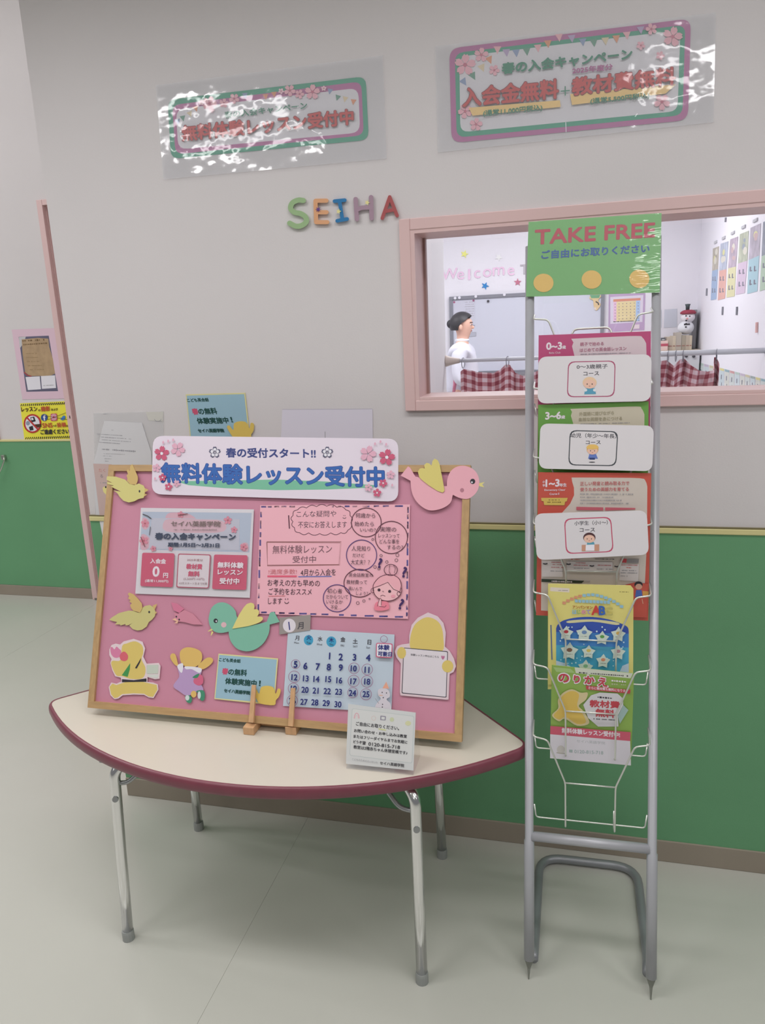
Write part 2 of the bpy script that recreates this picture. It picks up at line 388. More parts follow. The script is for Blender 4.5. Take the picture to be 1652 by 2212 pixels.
# ceiling with recessed lamp bays is overhead, out of the frame
MB().box(-6, 4, -6, 0.12, ZT, ZT + 0.05).box(-1.355, 4, 0.12, 6, ZT, ZT + 0.05).box(-6, -1.355, 1.76, 6, ZT, ZT + 0.05).box(-6, -1.355, 0.12, 1.76, 3.3, 3.35).box(-6, -1.355, 0.07, 0.12, ZT + 0.05, 3.3).box(-1.405, -1.355, 0.12, 1.76, ZT + 0.05, 3.3).build('ceiling', mat('c8c8c6', 0.8, k=1.5), kind='structure')
# classroom behind the front wall
MB().box(1.0, 1.08, 0.12, 5.0, 0, ZT).build('wall_right', wallin, loc=(1, 2, 0), kind='structure')
MB().box(-3.0, 1.08, 5.0, 5.1, 0, ZT).build('wall_back', wallin, loc=(0, 5, 0), kind='structure')
MB().box(-0.78, -0.725, 0.12, 2.62, 0, ZT, bev=0.004).build('wall_partition', mat('bfbcbe', .7, k=1.55), loc=(-0.75, 1.3, 0), kind='structure')
MB().box(-3.08, -3.0, 1.76, 5.1, 0, ZT).build('wall_far_left', wallin, loc=(-3, 3, 0), kind='structure')
MB().box(-3.0, -0.78, 1.76, 1.80, 0, ZT).build('wall_divider', wallin, loc=(-2, 1.8, 0), kind='structure')
# window: casing, jamb, glass
wn = MB()
cw = 0.026
wn.box(WX0 - cw, WX0, -0.012, 0.0, WZ0 - cw, WZ1 + cw, bev=0.002).box(WX1, WX1 + cw, -0.012, 0, WZ0 - cw, WZ1 + cw, bev=0.002)
wn.box(WX0, WX1, -0.012, 0.0, WZ1, WZ1 + cw, bev=0.002).box(WX0, WX1, -0.012, 0.0, WZ0 - cw, WZ0, bev=0.002)
wo = wn.build('window_1', pink, loc=(WX0, 0, WZ0), kind='structure')
MB().box(WX0 - 0.001, WX0 + 0.010, -0.010, 0.122, WZ0, WZ1).box(WX1 - 0.01, WX1, -0.010, 0.122, WZ0, WZ1).box(WX0 + .01, WX1 - .01, -0.010, 0.122, WZ1 - 0.008, WZ1).build('window_jamb', pink, wo)
MB().box(WX0 + .01, WX1 - .01, -0.010, 0.122, WZ0, WZ0 + 0.008, bev=0.001).build('window_sill', pink, wo)
MB().box(WX0 + .010, WX0 + 0.016, 0.092, 0.112, WZ0 + .008, WZ1 - 0.008).build('glazing_bead', mat('9a7c78', .5), wo)
MB().box(WX0 + .010, WX1 - .01, 0.098, 0.102, WZ0 + .008, WZ1 - 0.008).build('window_pane', GLASS, wo)
# ================================================================== CAMPAIGN POSTERS ON THE WALL
TEAL = mat('3f8f76', .5); PURP = mat('a4628f', .5); RED = mat('b5403e', .5); DRED = mat('6f3038', .5); PAPER = mat('c6c4ca', .5)
SAK = mat('d4a0ac', .5); SAKL = mat('dcb8c2', .5); SAKD = mat('b06478', .5); GRN = mat('2f7a62', .5)
BUNT = [mat('c98a6a', .5), mat('c8b89a', .5), mat('7f8fae', .5), mat('5d8a78', .5), mat('d2a0a8', .5), mat('a493b4', .5)]
def bunting(s, lst, sz=42):
    for k, (x, y, c, a) in enumerate(lst):
        ca, sa = cos(a), sin(a); s.poly([(x + p * ca - q * sa, y + p * sa + q * ca) for p, q in ((-sz / 2, -sz / 2), (sz / 2, -sz / 2), (0, sz / 2))], BUNT[c], 'bunting')
A = (320, 100, 3.059)
s = Sheet('laminated_poster', WALL, [(50, 257), (1550, 60), (1575, 742), (100, 880)], FILM, A, 0.001, 0.0006, label='small laminated banner with green outer border, high on the left of the wall', cat='poster')
for q, r, m in (([(128, 352), (1437, 198), (1457, 618), (150, 745)], 60, TEAL), ([(158, 388), (1408, 232), (1424, 588), (180, 714)], 55, PURP), ([(183, 415), (1388, 275), (1400, 570), (198, 682)], 62, PAPER)):
    s.rrect(q, r, m, 'printed_panel')
bunting(s, [(197, 500, 2, -.3), (230, 478, 3, -.2), (278, 450, 1, -.4), (316, 415, 0, -.3), (640, 328, 2, -.1), (776, 335, 0, -.1), (832, 320, 0, -.1), (1200, 300, 2, .2), (1250, 342, 3, .3), (1300, 352, 1, .2), (1355, 370, 0, .1)], 38)
for x, y, r, c in ((405, 378, 50, 0), (500, 376, 32, 0), (568, 346, 36, 0), (350, 372, 20, 1), (935, 292, 40, 0), (1000, 316, 32, 0), (1085, 302, 52, 0), (878, 296, 20, 1), (1160, 278, 18, 1), (420, 420, 20, 1)):
    s.flower(x, y, r, (SAK, SAKL)[c], random.random(), SAKD, 'cherry_blossom')
s.text('春の入会キャンペーン', (505, 478), (1050, 412), 46, GRN, bold=1.5)
s.text('無料体験レッスン受付中', (226, 626), (1356, 514), 100, RED, bold=3.4, outline=DRED, ow=7)
s.done(); film(s, [(50, 257), (1550, 60), (1575, 742), (100, 880)], FILM)
B = (930, 20, 2.622)
s = Sheet('laminated_poster', WALL, [(25, 210), (1615, 18), (1602, 640), (40, 812)], FILM, B, 0.001, 0.0006, label='large laminated banner with purple outer border, high on the wall above the window', cat='poster')
for q, r, m in (([(105, 222), (1474, 52), (1457, 628), (118, 758)], 62, PURP), ([(137, 248), (1442, 88), (1426, 600), (147, 727)], 52, TEAL), ([(162, 268), (1414, 118), (1398, 577), (168, 697)], 50, PAPER)):
    s.rrect(q, r, m, 'printed_panel')
bunting(s, [(190, 415, 2, -.6), (242, 382, 3, -.5), (293, 335, 1, -.4), (335, 290, 0, -.4), (378, 232, 4, 0), (430, 248, 5, -.1), (485, 250, 2, -.1), (545, 242, 3, -.1), (608, 222, 4, -.1), (665, 198, 0, -.1), (728, 162, 4, -.1), (800, 168, 5, -.1), (862, 188, 2, -.1), (925, 192, 3, -.1), (990, 182, 1, -.1), (1052, 170, 0, -.1), (1112, 150, 4, -.1), (1190, 120, 5, -.1)], 44)
for x, y, r in ((195, 315, 62), (287, 258, 42), (360, 345, 32), (195, 578, 42), (257, 652, 38), (1370, 155, 58), (1310, 525, 48), (1250, 112, 34), (1190, 205, 26), (1300, 262, 26)):
    s.flower(x, y, r, SAK, random.random(), SAKD, 'cherry_blossom')
YB = mat('d8b878', .5)
s.poly([(215, 558), (732, 515), (736, 553), (238, 603)], YB, 'yellow_band'); s.poly([(790, 480), (1388, 425), (1330, 478), (800, 542)], YB, 'yellow_band')
s.text('春の入会キャンペーン', (405, 368), (1140, 282), 62, GRN, bold=3)
s.text('2025年度分', (803, 366), (1030, 342), 34, mat('9a4a80', .5), bold=1.5)
s.text('入会金無料', (183, 554), (722, 502), 108, RED, bold=3.4, outline=DRED, ow=7)
s.text('＋', (737, 490), (787, 486), 52, GRN, bold=1)
s.text('教材費無料', (803, 488), (1385, 425), 98, RED, bold=3.4, outline=DRED, ow=7)
s.text('(通常11,000円税込)', (298, 612), (632, 578), 40, GRN, bold=1); s.text('(通常5,500円税込)', (905, 542), (1238, 508), 38, GRN, bold=1)
s.stroke([(765, 640), (767, 697)], 4, WHT, 'seam')
s.done(); film(s, [(25, 210), (1615, 18), (1602, 640), (40, 812)], FILM)

# ================================================================== FOAM LETTERS
E_ = (600, 400, 5.507)
def foam_letter(paths, wd, m, label, frame=E_, plane=WALL, off=0.0005, thick=0.007, group=None, name='foam_letter'):
    mb = MB()
    for k, pth in enumerate(paths):
        pts = [Vector(p) for p in pth]; N = len(pts); L, R_ = [], []
        for i, p in enumerate(pts):
            t = (pts[min(i + 1, N - 1)] - pts[max(i - 1, 0)]).normalized(); nn = Vector((-t.y, t.x)) * wd / 2; L.append(p + nn); R_.append(p - nn)
        t0 = (pts[1] - pts[0]).normalized(); t1 = (pts[-1] - pts[-2]).normalized()
        cap = lambda c, t: [c + Vector((t.x * cos(a) - t.y * sin(a), t.x * sin(a) + t.y * cos(a))) * wd / 2 for a in (radians(d) for d in (60, 30, 0, -30, -60))]
        loop = L + cap(pts[-1], t1) + R_[::-1] + cap(pts[0], -t0)
        ox, oy, kk = frame; z = off + thick + 0.0001 * k
        fr = [plane.P(ox + p.x / kk, oy + p.y / kk, z) for p in loop]; bk = [plane.P(ox + p.x / kk, oy + p.y / kk, off) for p in loop]
        mb.prism(fr, bk)
    return mb.build(name, m, label=label, cat='letter', group=group)
def star_pts(cx, cy, r, rot=0.0, k=0.45, n=5): return [(cx + (r if i % 2 == 0 else r * k) * sin(rot + pi * i / n), cy - (r if i % 2 == 0 else r * k) * cos(rot + pi * i / n)) for i in range(2 * n)]
def sticker(name, parent, plane, frame, pts, m, off, thick=0.001):
    ox, oy, kk = frame
    fr = [plane.P(ox + p[0] / kk, oy + p[1] / kk, off + thick) for p in pts]; bk = [p - plane.n * thick for p in fr]
    return MB().prism(fr, bk).build(name, m, parent)
foam_letter([catmull([(303, 183), (240, 178), (172, 212), (152, 275), (195, 322), (270, 338), (328, 378), (338, 435), (285, 478), (215, 488), (140, 452)], 5, False)], 62, mat('90ac80', .7), 'green foam letter S, first of the wall letters')
o = foam_letter([[(448, 188), (455, 440)], [(448, 186), (578, 184)], [(455, 322), (580, 322)], [(458, 440), (588, 440)]], 50, mat('cf9b74', .7), 'orange foam letter E with a purple flower sticker')
sticker('flower_sticker', o, WALL, E_, star_pts(480, 287, 36, 0, 0.35, 8), mat('5c3a80', .5), 0.0082)
o = foam_letter([[(674, 190), (795, 178)], [(733, 185), (768, 410)], [(706, 424), (824, 402)]], 44, mat('276fa2', .6), 'blue foam letter I with a yellow star sticker')
sticker('star_sticker', o, WALL, E_, star_pts(722, 312, 34, .2), mat('d8cf90', .5), 0.0082)
o = foam_letter([[(925, 165), (940, 405)], [(1108, 142), (1115, 395)], [(938, 292), (1000, 268), (1112, 262)]], 52, mat('9c8393', .7), 'mauve foam letter H with a yellow star sticker')
sticker('star_sticker', o, WALL, E_, star_pts(1062, 207, 34, .4), mat('d8cf90', .5), 0.0082)
foam_letter([[(1330, 140), (1242, 393)], [(1330, 140), (1418, 362)], [(1270, 312), (1390, 290)]], 42, mat('a05052', .7), 'red foam letter A, last of the wall letters, beside the window corner')

# ================================================================== PAPERS ON THE FRONT WALL BEHIND THE BOARD
Z6 = (180, 860, 9.178)
WP = mat('c4c3c5', .5, k=1.5); WP2 = mat('b9b8bb', .45, k=1.5); INKG = mat('8c8b92', .6)
s = Sheet('clear_file', WALL, [(200, 300), (1590, 262), (1600, 2300), (240, 2300)], film_mat('file_film', .30, .002, 5, tint=(.93, .92, .93), rough=.2), Z6, 0.0006, 0.0004, label='clear plastic sleeve taped to the wall above the cork board corner', cat='sleeve')
s.poly([(1235, 272), (1585, 268), (1575, 470), (1290, 440)], mat('c2c0ba', .5), 'tucked_slip'); s.ring(1475, 400, 70, 60, 9, INKG, 'tucked_slip', 10, 0.2, 2.9); s.fine((1430, 468), (1560, 462), 14, INKG); s.fine((380, 325), (470, 320), 14, INKG); s.done()
s = Sheet('notice_sheet', WALL, [(410, 452), (1160, 488), (1345, 1080), (1400, 2350), (250, 2350), (200, 1300)], WP2, Z6, 0.0022, 0.0004, label='white printed notice sheet sagging in front of the plastic sleeve', cat='notice')
for (x0, y0, x1, y1, h) in ((540, 640, 600, 643, 16), (270, 722, 760, 752, 17), (290, 775, 940, 820, 17), (290, 828, 940, 875, 17), (310, 880, 720, 912, 16), (370, 1030, 1020, 1072, 34), (400, 1105, 820, 1120, 10), (380, 1150, 560, 1155, 10), (420, 1205, 560, 1210, 10), (430, 1255, 500, 1258, 14)):
    s.fine((x0, y0), (x1, y1), h, INKG)
s.done()
s = Sheet('notice_sheet', WALL, [(195, 1300), (560, 1312), (600, 2400), (330, 2400)], mat('c0a8a4', .5), Z6, 0.0034, 0.0004, label='pinkish notice with red characters peeking out left of the cork board', cat='notice')
s.textc('たく', 370, 1432, 70, mat('b87068', .5)); s.textc('る', 360, 1545, 60, mat('66606a', .5)); s.fine((335, 1692), (470, 1690), 22, INKG); s.done()
s = Sheet('notice_sheet', WALL, [(955 / 4.423 * 9.178 - 180 * 9.178, (900 + 1005 / 4.423 - 860) * 9.178), (560, 2450), (620, 2700), (400, 2700)], WP, (180, 860, 9.178), 0.0050, 0.0004) if False else None
s = Sheet('notice_sheet', WALL, [(215, 1126), (300, 1126), (330, 1210), (232, 1210)], WP, (0, 0, 1), 0.0050, 0.0004, label='white paper strip hanging below the rail left of the cork board', cat='notice'); s.done()
F_ = (180, 830, 2.294)
s = Sheet('laminated_sheet', WALL, [(985, 125), (1432, 122), (1436, 420), (972, 420)], mat('bfbbc6', .3, k=1.5), F_, 0.001, 0.0005, label='blank pale laminated sheet on the wall above the banner', cat='notice')
s.stroke([(1197, 235), (1198, 268)], 3, INKG, 'crease'); s.stroke([(985, 125), (1432, 122)], 3, mat('b2aeb8', .4), 'crease'); s.done()
# blue lesson sign: same print on the wall and on the board
L_ = (430, 1290, 7.183)
BLUE = mat('8fb0c0', .45); YEDGE = mat('cfc890', .5); SGN = mat('16443e', .5); YEL = mat('cdb25a', .5)
def blue_sign(plane, corners, off, label, full=True, bold=2.6):
    tl, tr, bl = [Vector(c) for c in corners]; a, b, d = Vector((300, 875)), Vector((1225, 950)), Vector((235, 1580))
    def fr(p):
        q = Vector(p) - a; e1 = b - a; e2 = d - a; det = e1.x * e2.y - e1.y * e2.x
        u = (q.x * e2.y - q.y * e2.x) / det; v = (e1.x * q.y - e1.y * q.x) / det; r = tl + (tr - tl) * u + (bl - tl) * v
        return (r.x, r.y)
    s = Sheet('lesson_sign', plane, [(300, 875), (1225, 950), (1165, 1678), (235, 1580)], YEDGE, fr, off, 0.0008, label=label, cat='sign')
    s.poly([(312, 895), (1205, 968), (1150, 1648), (250, 1565)], BLUE, 'printed_panel')
    s.text('こども英会話', (308, 995), (640, 1020), 55, SGN, bold=bold)
    s.text('春', (355, 1195), (445, 1200), 95, mat('c0506e', .5), bold=bold * 1.6); s.text('の無料', (452, 1205), (735, 1225), 98, SGN, bold=bold * 1.3)
    s.text('体験実施中', (402, 1345), (885, 1385), 95, SGN, bold=bold * 1.3); s.text('！', (925, 1375), (950, 1378), 80, SGN, bold=bold)
    s.text('セイハ英語学院', (385, 1475), (785, 1515), 58, SGN, bold=bold)
    s.done()
    # plain yellow paper shape fixed to the lower right corner
    pts = [fr(p) for p in catmull([(840, 1450), (880, 1420), (930, 1500), (960, 1400), (1050, 1375), (1150, 1400), (1185, 1500), (1220, 1420), (1265, 1440), (1240, 1540), (1190, 1600), (1165, 1675), (960, 1655), (900, 1600)], 3)]
    sticker('paper_shape', s.root, plane, (0, 0, 1), pts, YEL, s.z + 0.0006, 0.0006)
    return s
blue_sign(WALL, [(401, 852), (529.5, 848.5), (411, 951)], 0.001, 'blue lesson sign with yellow edge on the wall, half hidden behind the white banner')

# ================================================================== LEFT WALL NOTICES
D_ = (0, 400, 3.686)
s = Sheet('framed_notice', REC, [(93, 1150), (440, 1138), (515, 1700), (178, 1706)], mat('cfb4c2', .5), D_, 0.001, 0.0008, label='parchment style notice on a pink backing sheet on the far left wall', cat='notice')
s.poly([(148, 1208), (388, 1198), (462, 1640), (210, 1645)], mat('5c5a70', .5), 'printed_panel'); s.poly([(150, 1210), (205, 1206), (195, 1245), (158, 1300)], mat('b8b6ba', .5), 'printed_panel')
s.poly([(172, 1228), (300, 1216), (385, 1222), (392, 1290), (420, 1380), (438, 1500), (400, 1518), (240, 1520), (200, 1490), (180, 1350)], mat('a58c6e', .6, noise=.12, nscale=25), 'parchment')
s.fine((180, 1248), (365, 1238), 16, mat('6a5236', .5)); s.fine((188, 1278), (370, 1266), 16, mat('6a5236', .5))
for k in range(5): s.fine((205 + 6 * k, 1345 + 32 * k), (290 + 15 * k, 1343 + 32 * k), 7, mat('85704e', .5))
s.stroke([(192, 1488), (215, 1512), (250, 1522)], 8, mat('a04040', .5), 'print')
s.poly([(203, 1528), (316, 1522), (326, 1625), (222, 1632)], WHT, 'white_card'); s.poly([(325, 1520), (438, 1514), (446, 1615), (334, 1622)], WHT, 'white_card')
s.fine((345, 1600), (430, 1595), 7, INKG); s.done()
s = Sheet('no_photography_sign', REC, [(158, 1737), (525, 1720), (568, 2018), (195, 2030)], mat('d6c63e', .5, k=1.5), D_, 0.001, 0.0008, label='yellow warning sign with black stripes and crossed out camera, far left wall', cat='sign')
for k in range(22):
    t = k / 22.0
    for (xa, ya, xb, yb) in ((165, 1752, 522, 1736), (202, 2016, 562, 2004)):
        x = xa + (xb - xa) * t; y = ya + (yb - ya) * t; s.stroke([(x, y + 9), (x + 9, y - 9)], 7, BLK, 'stripe')
BRN = mat('4a3020', .5); RT = mat('b05030', .5)
s.text('レッスン', (172, 1805), (298, 1800), 36, BRN, bold=1.5); s.text('の', (305, 1800), (322, 1799), 14, BRN, bold=.8); s.text('撮影', (328, 1802), (400, 1797), 38, RT, bold=1.5); s.text('および', (408, 1796), (460, 1793), 18, BRN, bold=.8)
s.ell(258, 1898, 70, 76, mat('b03030', .5), 'prohibition_mark'); s.ell(258, 1898, 57, 63, WHT, 'prohibition_mark')
s.poly([(240, 1850), (272, 1842), (285, 1880), (252, 1890)], BLK, 'camera_mark'); s.poly([(246, 1855), (262, 1851), (268, 1868), (252, 1872)], WHT, 'camera_mark'); s.ell(222, 1895, 16, 18, mat('8a90a0', .5), 'camera_mark'); s.poly([(230, 1925), (260, 1915), (268, 1950), (238, 1955)], BLK, 'camera_mark'); s.poly([(275, 1905), (328, 1900), (328, 1925), (290, 1932)], BRN, 'camera_mark')
s.stroke([(212, 1848), (305, 1948)], 13, mat('b03030', .5), 'prohibition_mark')
s.ell(352, 1850, 27, 28, mat('2c4a8a', .5), 'network_logo', 16); s.textc('f', 354, 1852, 42, WHT, 'network_logo', 2.5)
s.rrect([(402, 1820), (452, 1817), (455, 1875), (404, 1878)], 10, mat('c0506a', .5), 'network_logo'); s.ring(428, 1847, 13, 14, 4, WHT, 'network_logo'); s.ring(428, 1847, 21, 23, 3, WHT, 'network_logo')
s.poly([(478, 1850), (490, 1852), (500, 1838), (515, 1835), (520, 1845), (514, 1865), (498, 1872), (480, 1868), (488, 1862)], mat('3a78b8', .5), 'network_logo')
s.stroke([(330, 1830), (540, 1868)], 3, BRN, 'cross_out'); s.stroke([(380, 1868), (525, 1812)], 3, BRN, 'cross_out')
s.text('SNS', (340, 1932), (418, 1928), 36, RT, bold=1.5); s.text('への', (422, 1925), (450, 1923), 16, BRN, bold=.8); s.text('投稿', (455, 1928), (525, 1924), 36, RT, bold=1.5); s.text('は', (530, 1924), (545, 1923), 15, BRN, bold=.8)
s.text('ご遠慮ください', (325, 1985), (552, 1978), 38, BLK, bold=1.8); s.done()
hd = empty('pull_handle', REC.P(9, 986, 0), 'small silver hook handle on the green panel at the far left edge', 'handle')
Z5 = (0, 900, 4.423)
def p5(x, y, off): return REC.P(x / 4.423, 900 + y / 4.423, off)
MB().box(*(lambda c: (c.x - .011, c.x + .011, 1.618, 1.6365, c.z - .014, c.z + .014))(p5(38, 388, 0.01)), bev=.003).build('handle_mount', mat('b0b0a8', .3, metal=.9), hd)
MB().tube([p5(38, 385, .03), p5(40, 420, .035), p5(12, 500, .035), p5(-30, 590, .03)], .004, 8).build('handle_bar', mat('c0c0b8', .25, metal=.9), hd, smooth=True)

# ================================================================== TABLE
def table_outline(inset):
    R_ = 0.869 - inset; cx, cy = -0.6975, 0.2838; pts = []
    a0, a1 = radians(-135.5), radians(-44.5)
    tipL = Vector((cx + R_ * cos(a0), cy + R_ * sin(a0))); tipR = Vector((cx + R_ * cos(a1), cy + R_ * sin(a1)))
    for k in range(41):
        a = a0 + (a1 - a0) * k / 40; pts.append(Vector((cx + R_ * cos(a), cy + R_ * sin(a))))
    br = Vector((-0.362 - inset * .4, -0.014 - inset)); blk = Vector((-1.028 + inset * .4, -0.014 - inset))
    loop = pts + [br, blk]
    # soften tips and back corners
    out = []; N = len(loop)
    for i, p in enumerate(loop):
        a, b = loop[i - 1], loop[(i + 1) % N]; d1 = (p - a).normalized(); d2 = (b - p).normalized()
        if d1.dot(d2) < 0.9:
            q = 0.03; p1 = p - d1 * min(q, (p - a).length * .9); p2 = p + d2 * min(q, (b - p).length * .9)
            for k in range(7):
                t = k / 6; out.append(p1 * (1 - t) ** 2 + p * 2 * t * (1 - t) + p2 * t * t)
        else: out.append(p)
    return out
TZ = 0.500
tb = empty('activity_table', (-0.6975, -0.30, 0), 'low cream topped table with maroon edge, curved front and folding chrome legs', 'table')
ol = table_outline(0.0035)
MB().prism([Vector((p.x, p.y, TZ)) for p in ol], [Vector((p.x, p.y, TZ - 0.026)) for p in ol]).build('table_top', mat('cdc6b9', .28, k=1.08, noise=.015, nscale=4, spec=.4), tb)
ol = table_outline(0.0)
prof = [(-.004, .0004), (.0, .0012), (.0035, -.003), (.0052, -.010), (.0052, -.018), (.0035, -.025), (-.001, -.0285), (-.012, -.0285), (-.012, -.002)]
mb = MB(); N = len(ol)
nrm = []
for i in range(N):
    t = (ol[(i + 1) % N] - ol[i - 1]).normalized(); nrm.append(Vector((t.y, -t.x)))
for i in range(N):
    for r, z in prof: mb.v.append(Vector((ol[i].x + nrm[i].x * r, ol[i].y + nrm[i].y * r, TZ + z)))
K = len(prof)
for i in range(N):
    for k in range(K - 1): mb.f.append((i * K + k, ((i + 1) % N) * K + k, ((i + 1) % N) * K + k + 1, i * K + k + 1)); mb.m.append(0)
mb.build('edge_band', mat('6e3844', .35, k=1.35, noise=.05, nscale=30), tb, smooth=True)
CHR = mat('c9c9c9', .16, k=1.45, metal=1.0); CHRD = mat('96989a', .3, metal=.9); CAP = mat('8f9290', .5)
feet = {'FL': (-1.020, -.528), 'FR': (-.300, -.505), 'BL': (-1.047, -.117), 'BR': (-.323, -.099)}
tops = {'FL': (-1.006, -.512), 'FR': (-.304, -.488), 'BL': (-1.038, -.135), 'BR': (-.328, -.115)}
for k, (fx, fy) in feet.items():
    tx, ty = tops[k]; q = rounded([(fx, fy, .012), (fx + (tx - fx) * .5, fy + (ty - fy) * .5, .24), (tx, ty, TZ - .05), (tx + (.03 if 'L' in k else -.03), ty + (.03 if 'F' in k else -.03), TZ - .033)], .03, 6)
    lg = MB().tube(q, .0125, 14).build('leg', CHR, tb, smooth=True)
    MB().lathe([(.001, 0), (.0145, 0), (.0145, .02), (.0135, .026), (.001, .026)], (fx, fy, 0), 14).build('foot_cap', CAP, lg, smooth=False)
    if 'F' in k:
        c = Vector((fx + (tx - fx) * .85, fy + (ty - fy) * .85, .383)); nn = Vector((0.25 if k == 'FR' else .45, -1, .15)).normalized()
        MB().tube([c + nn * .010, c + nn * .0155], .007, 12).build('leg_screw', CHRD, lg)
        e = (1 if k == 'FL' else -1)
        MB().tube(rounded([Vector((tx, ty + .004, .415)), Vector((fx + e * .04, fy + .022, .417)), Vector((fx + e * .10, fy + .06, .466)), Vector((fx + e * .14, fy + .08, TZ - .03))], .02, 4), .0055, 8).build('folding_brace', CHRD, tb, smooth=True)
MB().box(-1.06, -1.0, -.49, -.16, TZ - .05, TZ - .03).build('under_bracket', CHRD, tb); MB().box(-.37, -.31, -.46, -.14, TZ - .05, TZ - .03).build('under_bracket', CHRD, tb)

# ================================================================== CORK BOARD ON EASEL
WOOD = mat('a98a62', .5, k=1.3, noise=.10, nscale=9, stretch=(2, 14, 14)); WOODV = mat('a98a62', .5, k=1.3, noise=.10, nscale=9, stretch=(14, 14, 2)); WOOD2 = mat('bc9670', .5, k=1.3, noise=.08, nscale=10, stretch=(12, 12, 2))
bu = [BOARD.uv(*p) for p in ((236, 1002), (1016, 1008), (998, 1603), (192, 1528))]
U0, U1, V0, V1 = (bu[0][0] + bu[3][0]) / 2, (bu[1][0] + bu[2][0]) / 2, (bu[2][1] + bu[3][1]) / 2, (bu[0][1] + bu[1][1]) / 2
def slab(pl, u0, u1, v0, v1, o0, o1):
    c = [(u0, v0), (u1, v0), (u1, v1), (u0, v1)]; return MB().prism([pl.W(u, v, o1) for u, v in c], [pl.W(u, v, o0) for u, v in c])
bd = empty('notice_board', BOARD.W(0, V0, -.005), 'large wooden framed notice board covered in pink paper, propped on the table', 'notice board')
slab(BOARD, U0 + .01, U1 - .01, V0 + .01, V1 - .01, -.010, -.003).build('pink_backing_paper', mat('b97e92', .6, k=1.3, noise=.04, nscale=3.5, bump=.5, bscale=9), bd)
fwid = .0165
slab(BOARD, U0, U1, V1 - fwid, V1, -.014, .004).build('frame_rail', WOOD, bd); slab(BOARD, U0, U1, V0, V0 + fwid, -.014, .004).build('frame_rail', WOOD, bd)
slab(BOARD, U0, U0 + fwid, V0 + fwid, V1 - fwid, -.014, .004).build('frame_rail', WOODV, bd); slab(BOARD, U1 - fwid, U1, V0 + fwid, V1 - fwid, -.014, .004).build('frame_rail', WOODV, bd)
slab(BOARD, U0 + .005, U1 - .005, V0 + .005, V1 - .005, -.016, -.0125).build('back_panel', mat('8a6f50', .7), bd)
es = empty('wooden_easel', (-.665, -.40, TZ), 'small wooden easel stand holding the notice board on the table', 'easel')
for (bx, px_) in ((537, 546), (628, 636)):
    b = FLOORP.P(bx, 1588, TZ); b0 = Vector((b.x, b.y, TZ))
    MB().box(b0.x - .0135, b0.x + .0135, b0.y, b0.y + .17, TZ + .0002, TZ + .0195, bev=.0015).build('base_block', WOOD2, es)
    uu = b0.x + .004 - BOARD.O.x; A_ = lambda du, v, o: BOARD.W(uu + du, v, o)
    MB().prism([A_(.006, .002, .0155), A_(.005, .088, .0125), A_(-.005, .088, .0125), A_(-.006, .002, .0155)], [A_(.006, .002, .0075), A_(.005, .088, .0075), A_(-.005, .088, .0075), A_(-.006, .002, .0075)]).build('prong', WOOD2, es)
xl, xr = FLOORP.P(537, 1588, TZ).x, FLOORP.P(628, 1588, TZ).x
MB().box(xl + .014, xr - .014, -.352, -.340, TZ + .003, TZ + .019, bev=.001).build('cross_bar', WOOD2, es)
for x in (xl, xr):
    a = BOARD.W(x - BOARD.O.x, .02, -.024); c = BOARD.W(x - BOARD.O.x, .42, -.024); MB().tube([a, c], .006, 6).build('rear_upright', WOOD2, es)
MB().tube([BOARD.W((xl + xr) / 2 - BOARD.O.x, .38, -.032), Vector(((xl + xr) / 2, -.08, TZ + .004))], .006, 6).build('rear_leg', WOOD2, es)

# banner along the top
OB = 0.0045
s = Sheet('paper_banner', BOARD, Sheet.rr([(345, 255), (1560, 270), (1560, 582), (338, 545)], 52, 5), mat('d2c8d4', .4), F_, OB, 0.0006, label='wide white banner with blue Japanese lettering and blossoms across the top of the notice board', cat='banner')
s.dy = Vector((-.02, -1)).normalized()
gb = [(455, 480), (700, 478), (950, 472), (1200, 482), (1440, 500), (1440, 512), (1200, 522), (950, 525), (700, 515), (520, 500)]
s.poly(gb, mat('6fae92', .5), 'green_sweep')
NAVY = mat('22407e', .5); BLU = mat('2c5ea6', .5)
s.text('春の受付スタート!!', (708, 362), (1150, 366), 46, mat('303c78', .5), bold=2.2)
s.text('無料体験レッスン受付中', (388, 486), (1490, 508), 96, BLU, bold=2.6, outline=mat('283a86', .5), ow=5)
for x in (651, 1208):
    s.flower(x, 338, 30, mat('4a4a66', .5), 0, None, 'outline_blossom', .1); s.flower(x, 338, 23, WHT, 0, None, 'outline_blossom', .2); s.ring(x, 338, 8, 8, 2.5, mat('4a4a66', .5), 'outline_blossom')
ROSE = mat('bc5270', .5); ROSEL = mat('cf9fb2', .5)
for x, y, r, m, a in ((388, 343, 38, ROSE, .1), (468, 322, 37, ROSEL, .5), (362, 415, 22, ROSEL, .2), (392, 462, 20, ROSE, 0), (422, 508, 20, ROSE, .2), (462, 492, 18, ROSEL, .6), (1410, 345, 42, ROSEL, .3), (1503, 362, 42, ROSE, .2), (1522, 448, 22, ROSEL, .1), (1485, 490, 22, ROSE, .5), (1412, 512, 20, ROSEL, .2), (1455, 538, 22, ROSE, .1)):
    s.flower(x, y, r, m, a, WHT if m is ROSE else None, 'cherry_blossom')
for x, y in ((395, 288), (420, 282), (445, 276), (1445, 295), (1472, 285), (1500, 298), (355, 468), (1530, 500)): s.ell(x, y, 5, 8, ROSEL, 'petal', 6)
s.done()

